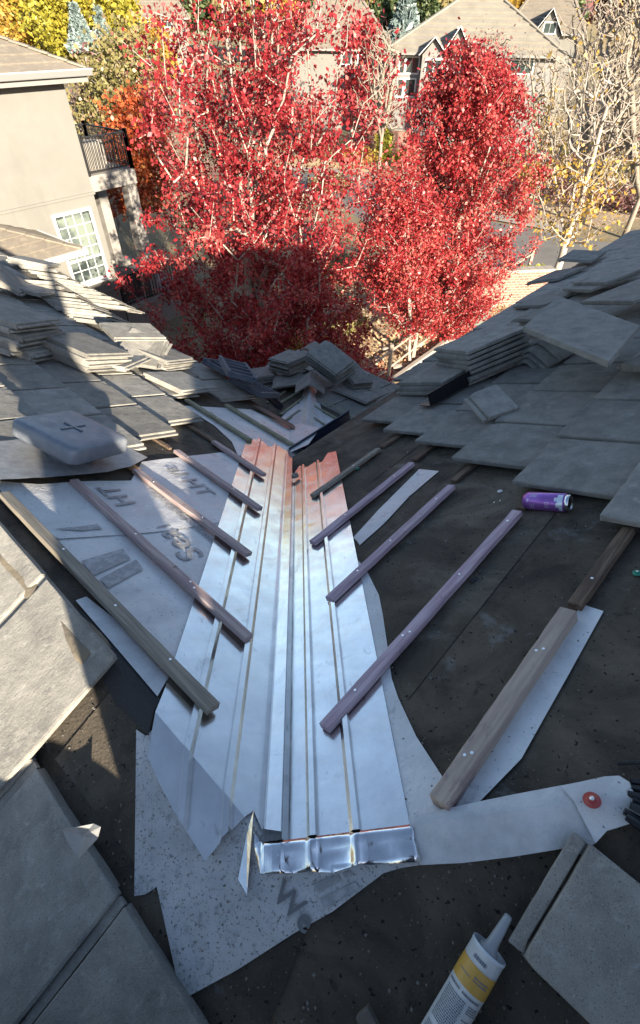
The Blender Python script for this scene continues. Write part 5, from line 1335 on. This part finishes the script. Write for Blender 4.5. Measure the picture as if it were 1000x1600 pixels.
# ------------------------------------------------------------------ bare trees on the right
tree('bare_tree', 'leaning bare tree with a pale trunk and a few golden leaves by the street', 'tree', gnd(863,446), pt(905,90,30), pt(884,376,29.5),
     crown([(385,845,925),(340,825,965),(270,815,1015),(200,825,1040),(130,845,1050),(80,870,1020)], 29.5), 650, 1300, .11, LM_gold, M_bark, .20, 21, 3, 'bare trees on the right', .42, .3,
     zden=lambda z: 3.0 if z < 5.2 else .12, tip=.007, upb=.5)
for i, (px, D, rows, n, lb, gd_) in enumerate([
    (918, 40, [(300,870,985),(220,835,1030),(130,845,1050),(50,860,1050),(-20,880,1020)], 520, 'tall bare tree with a dark trunk behind the leaning one', 300),
    (1010, 38, [(290,950,1070),(200,930,1090),(100,935,1090),(10,950,1080),(-30,970,1050)], 480, 'bare tree cut by the right edge of the picture', 0),
    (842, 52, [(240,800,900),(180,795,905),(120,800,900),(70,815,885)], 300, 'grey leafless tree beside the right maple crown', 0),
    (965, 55, [(220,900,1030),(150,890,1040),(60,900,1040),(-10,920,1030)], 380, 'wide bare tree behind the others at the upper right', 0),
    (592, 50, [(200,555,640),(150,550,640),(90,560,640),(40,575,625)], 300, 'grey leafless tree in front of the tan roofed house', 0),
    (765, 50, [(150,725,815),(110,720,820),(70,735,810),(50,750,800)], 260, 'plum tinged leafless tree above the right maple', 0)]):
    cr = crown(rows, D); base = (cr[0][1], cr[0][2], 0)
    tree('bare_tree', lb, 'tree', base, (cr[-1][1], cr[-1][2], cr[-1][4]), (cr[0][1], cr[0][2], max(1, cr[0][4]*.8)), cr, int(n*1.7), gd_ or (500 if 'plum' in lb else 0), .12, LM_gold if gd_ else LM_plum, M_twig if i else M_bark2, .16+.02*(i == 0), 60+i, 4, 'bare trees on the right', .35, .5, tip=.006+.00016*D, upb=.5)
simple('yellow_tree', 'thin golden tree between the right maple and the bare trees', 'tree', 852, 44, [(300,820,890),(240,825,885),(190,830,880),(150,840,870)], 110, 600, .13, LM_gold, M_bark, 71, None, lsp=.6, tip=.012, r0=.1)
def bush(label, px, py, D, r, h, lm, n, ls, seed=1, cat='bush', group=None):
    b = Vector(pt(px, py, D)); b.z = 0; t = empty('bush', b, label, cat, group); rng = RNG
    d = rng.normal(size=(n,3)); d /= np.linalg.norm(d, axis=1)[:,None]; rr_ = (.55+.45*rng.random(n))*(1+.25*np.sin(d[:,0]*7+seed)*np.cos(d[:,1]*6))
    c = np.array([b.x,b.y,h*.5]) + d*rr_[:,None]*np.array([r,r,h*.5]); leaf_mesh('crown', c, ls, lm, t)
    bm = bmesh.new()
    for k in range(5): tube(bm, [b, b+Vector((random.uniform(-r,r)*.5, random.uniform(-r,r)*.5, h*.7))], [.03,.01], 5)
    obj('stem', bm, M_bark2, t); return t
def dg(px, py): p = gnd(px, py); return math.hypot(p.x, p.y)
bush('upright lime-green shrub in front of the brick garden wall', 598, 256, dg(598,256), .75, 2.6, LM_bush, 1800, .16, 1)
bush('small round lime shrub right of the upright one', 629, 262, dg(629,262), .8, 1.3, LM_bush, 900, .16, 2)
bush('yellow-green bush at the foot of the leaning bare tree', 836, 446, dg(836,448), .95, .9, LM_bush, 2200, .09, 3)
bush('small yellow sapling at the street edge below the right maple', 716, 402+20, dg(730,425), .5, 1.6, LM_bush, 500, .10, 4)
bush('dark hedge under the windows of the grey house', 628, 196, dg(628,200), 3.0, 1.5, LM_green, 2600, .3, 5, 'hedge')
for i, (px, py, r, h, lm) in enumerate([(905,318,3.0,1.6,LM_plum),(960,300,3.5,2.0,LM_olive),(1000,330,2.6,1.5,LM_plum),(880,285,3.0,1.8,LM_plum),(930,262,4.5,2.4,LM_olive),(990,262,4.5,2.6,LM_plum),(845,290,2.2,1.4,LM_gold)]):
    bush(['plum-brown scrub at the edge of the dry grass','olive scrub behind the dry grass','brown scrub at the right frame edge above the roof','brown scrub left of the dry grass','wide olive thicket behind the bare trees','wide plum thicket at the right edge','low golden scrub beside the right maple'][i], px, py, dg(px, py), r, h, lm, 2600, .13, 10+i, 'scrub', 'scrub beyond the street')
for i, (px, py, r, h, lm) in enumerate([(515,300,1.6,1.2,LM_olive),(560,255,2.0,1.3,LM_gold),(505,245,2.4,1.5,LM_olive),(520,430,1.4,1.0,LM_olive),(545,520,.9,.7,LM_olive),(478,560,1.2,.9,LM_bush),(300,300,3,2.0,LM_plum),(240,260,3,2.5,LM_plum)]):
    bush(['olive garden shrub behind the left maple','golden grass clump by the brick garden wall','olive shrub near the distant maple','olive shrub between the maples','low green shrub in the mulch bed','yellow-green shrub in the shade under the left maple','plum thicket seen through the left maple','plum thicket behind the orange-red tree'][i], px, py, dg(px, py), r, h, lm, 1500, .11, 30+i, 'shrub', 'garden shrubs')
# brick walls
def brick_wall(label, a, b, h, th=.3, cap=.10):
    a = Vector((a[0],a[1],0)); b = Vector((b[0],b[1],0)); d = (b-a); L = d.length; d.normalize(); n = Vector((-d.y, d.x, 0))
    t = empty('brick_wall', (a+b)/2, label, 'wall')
    bm = bmesh.new(); uvl = bm.loops.layers.uv.new('UVMap')
    box(bm, (a+b)/2+Vector((0,0,h/2)), (L, th, h), Matrix((d, n, Vector((0,0,1)))).transposed())
    for f in bm.faces:
        for l in f.loops: c = l.vert.co-a; l[uvl].uv = (c.dot(d)+c.dot(n), c.z)
    obj('brickwork', bm, M_brick, t)
    bm = bmesh.new(); k = 0
    while k < L-.05:
        box(bm, a+d*(k+.2)+Vector((0,0,h+cap/2)), (.39, th+.10, cap), Matrix((d, n, Vector((0,0,1)))).transposed(), .01); k += .40
    obj('coping', bm, M_conc, t)
g = gnd
brick_wall('long low brick garden wall with pale coping below the grey house', g(552,238), g(652,246), 1.9, .4, .15)
brick_wall('sunlit brick wall with pale coping beside the street', g(744,478), g(842,474), 1.5, .35, .10)
brick_wall('short brick return wall running back from the sunlit brick wall', g(744,477), g(741,432), 1.3, .3, .10)
# rail fence
fp_ = [(606,592),(645,561),(701,519),(763,473),(822,432)]
fe = empty('rail_fence', g(701,519), 'pale post and rail fence running from the roof edge up to the brick wall', 'fence')
F_ = [g(*p) for p in fp_]; up_ = Vector((0,0,1))
d0 = (F_[1]-F_[0])
F_ = [F_[0]-d0*1.2] + F_
for p in F_:
    bm = bmesh.new(); bar(bm, p, p+up_*1.35, .13, .13, Vector((1,0,0)), .012); obj('post', bm, M_post, fe)
for a, b in zip(F_[:-1], F_[1:]):
    for z in (.45,1.1):
        bm = bmesh.new(); bar(bm, a+up_*z, b+up_*z, .035, .08, up_, .006); obj('rail', bm, M_post, fe)
cb_ = [g(585,618), g(640,578), g(676,552), g(762,486), g(835,440)]
bm = bmesh.new()
for a, b in zip(cb_[:-1], cb_[1:]): bar(bm, a+up_*.09, b+up_*.09, .16, .18, up_, .01)
tag(obj('garden_kerb', bm, M_conc), 'pale concrete garden kerb following the rail fence', 'kerb')
def ubox(px, py, sx, sy, h, label):
    p = g(px, py); t = empty('utility_box', p, label, 'utility box'); Rz = Matrix.Rotation(.6, 3, 'Z')
    bm = bmesh.new(); box(bm, p+Vector((0,0,h/2)), (sx,sy,h), Rz, .02); obj('cabinet', bm, M_util, t)
    bm = bmesh.new(); box(bm, p+Vector((0,0,h+.025)), (sx+.06,sy+.06,.05), Rz, .015); obj('lid', bm, M_util, t)
    bm = bmesh.new(); box(bm, p+Rz@Vector((0,-sy/2-.008,h*.5)), (sx*.8,.012,h*.8), Rz, .003); obj('door', bm, M_util, t)
ubox(742, 506, .9, .6, .75, 'green utility cabinet nearer the right roof edge')
ubox(722, 512, .5, .45, .6, 'smaller green utility cabinet beside the fence post')
for i, (px, py, r) in enumerate([(602,548,.16),(683,548,.2),(655,540,.14),(620,575,.18),(590,560,.12),(705,534,.16)]):
    p = g(px, py); bm = bmesh.new(); bmesh.ops.create_icosphere(bm, subdivisions=2, radius=r)
    from mathutils import noise as nz
    for v in bm.verts: v.co = Vector((v.co.x*1.2, v.co.y, v.co.z*.6))*(1+.35*nz.noise(v.co*4+Vector((i,0,0)))) 
    bm.transform(Matrix.Translation(p+Vector((0,0,r*.3))))
    tag(obj('rock', bm, M_conc), ['pale rock in the leaf litter left of the fence','largest pale rock beside the kerb','small pale rock between two fence posts','pale rock nearest the roof eave','smallest pale rock at the mulch edge','pale rock below the utility cabinets'][i], 'rock', 'rocks in the mulch bed')
# fallen leaves
rng = RNG; n = 9000
P0 = [g(*p) for p in ((440,640),(560,480),(720,440),(860,470),(640,640))]
xs_ = rng.uniform(min(p.x for p in P0), max(p.x for p in P0), n); ys_ = rng.uniform(min(p.y for p in P0)-2, max(p.y for p in P0), n)
leaf_mesh('fallen_leaves', np.stack([xs_, ys_, .03+.03*rng.random(n)], 1), .10, leafmat('fallen_leaf', (.36,.10,.06), (.52,.38,.22), (.62,.52,.36), .1), None, up=2.5, kind='stuff')
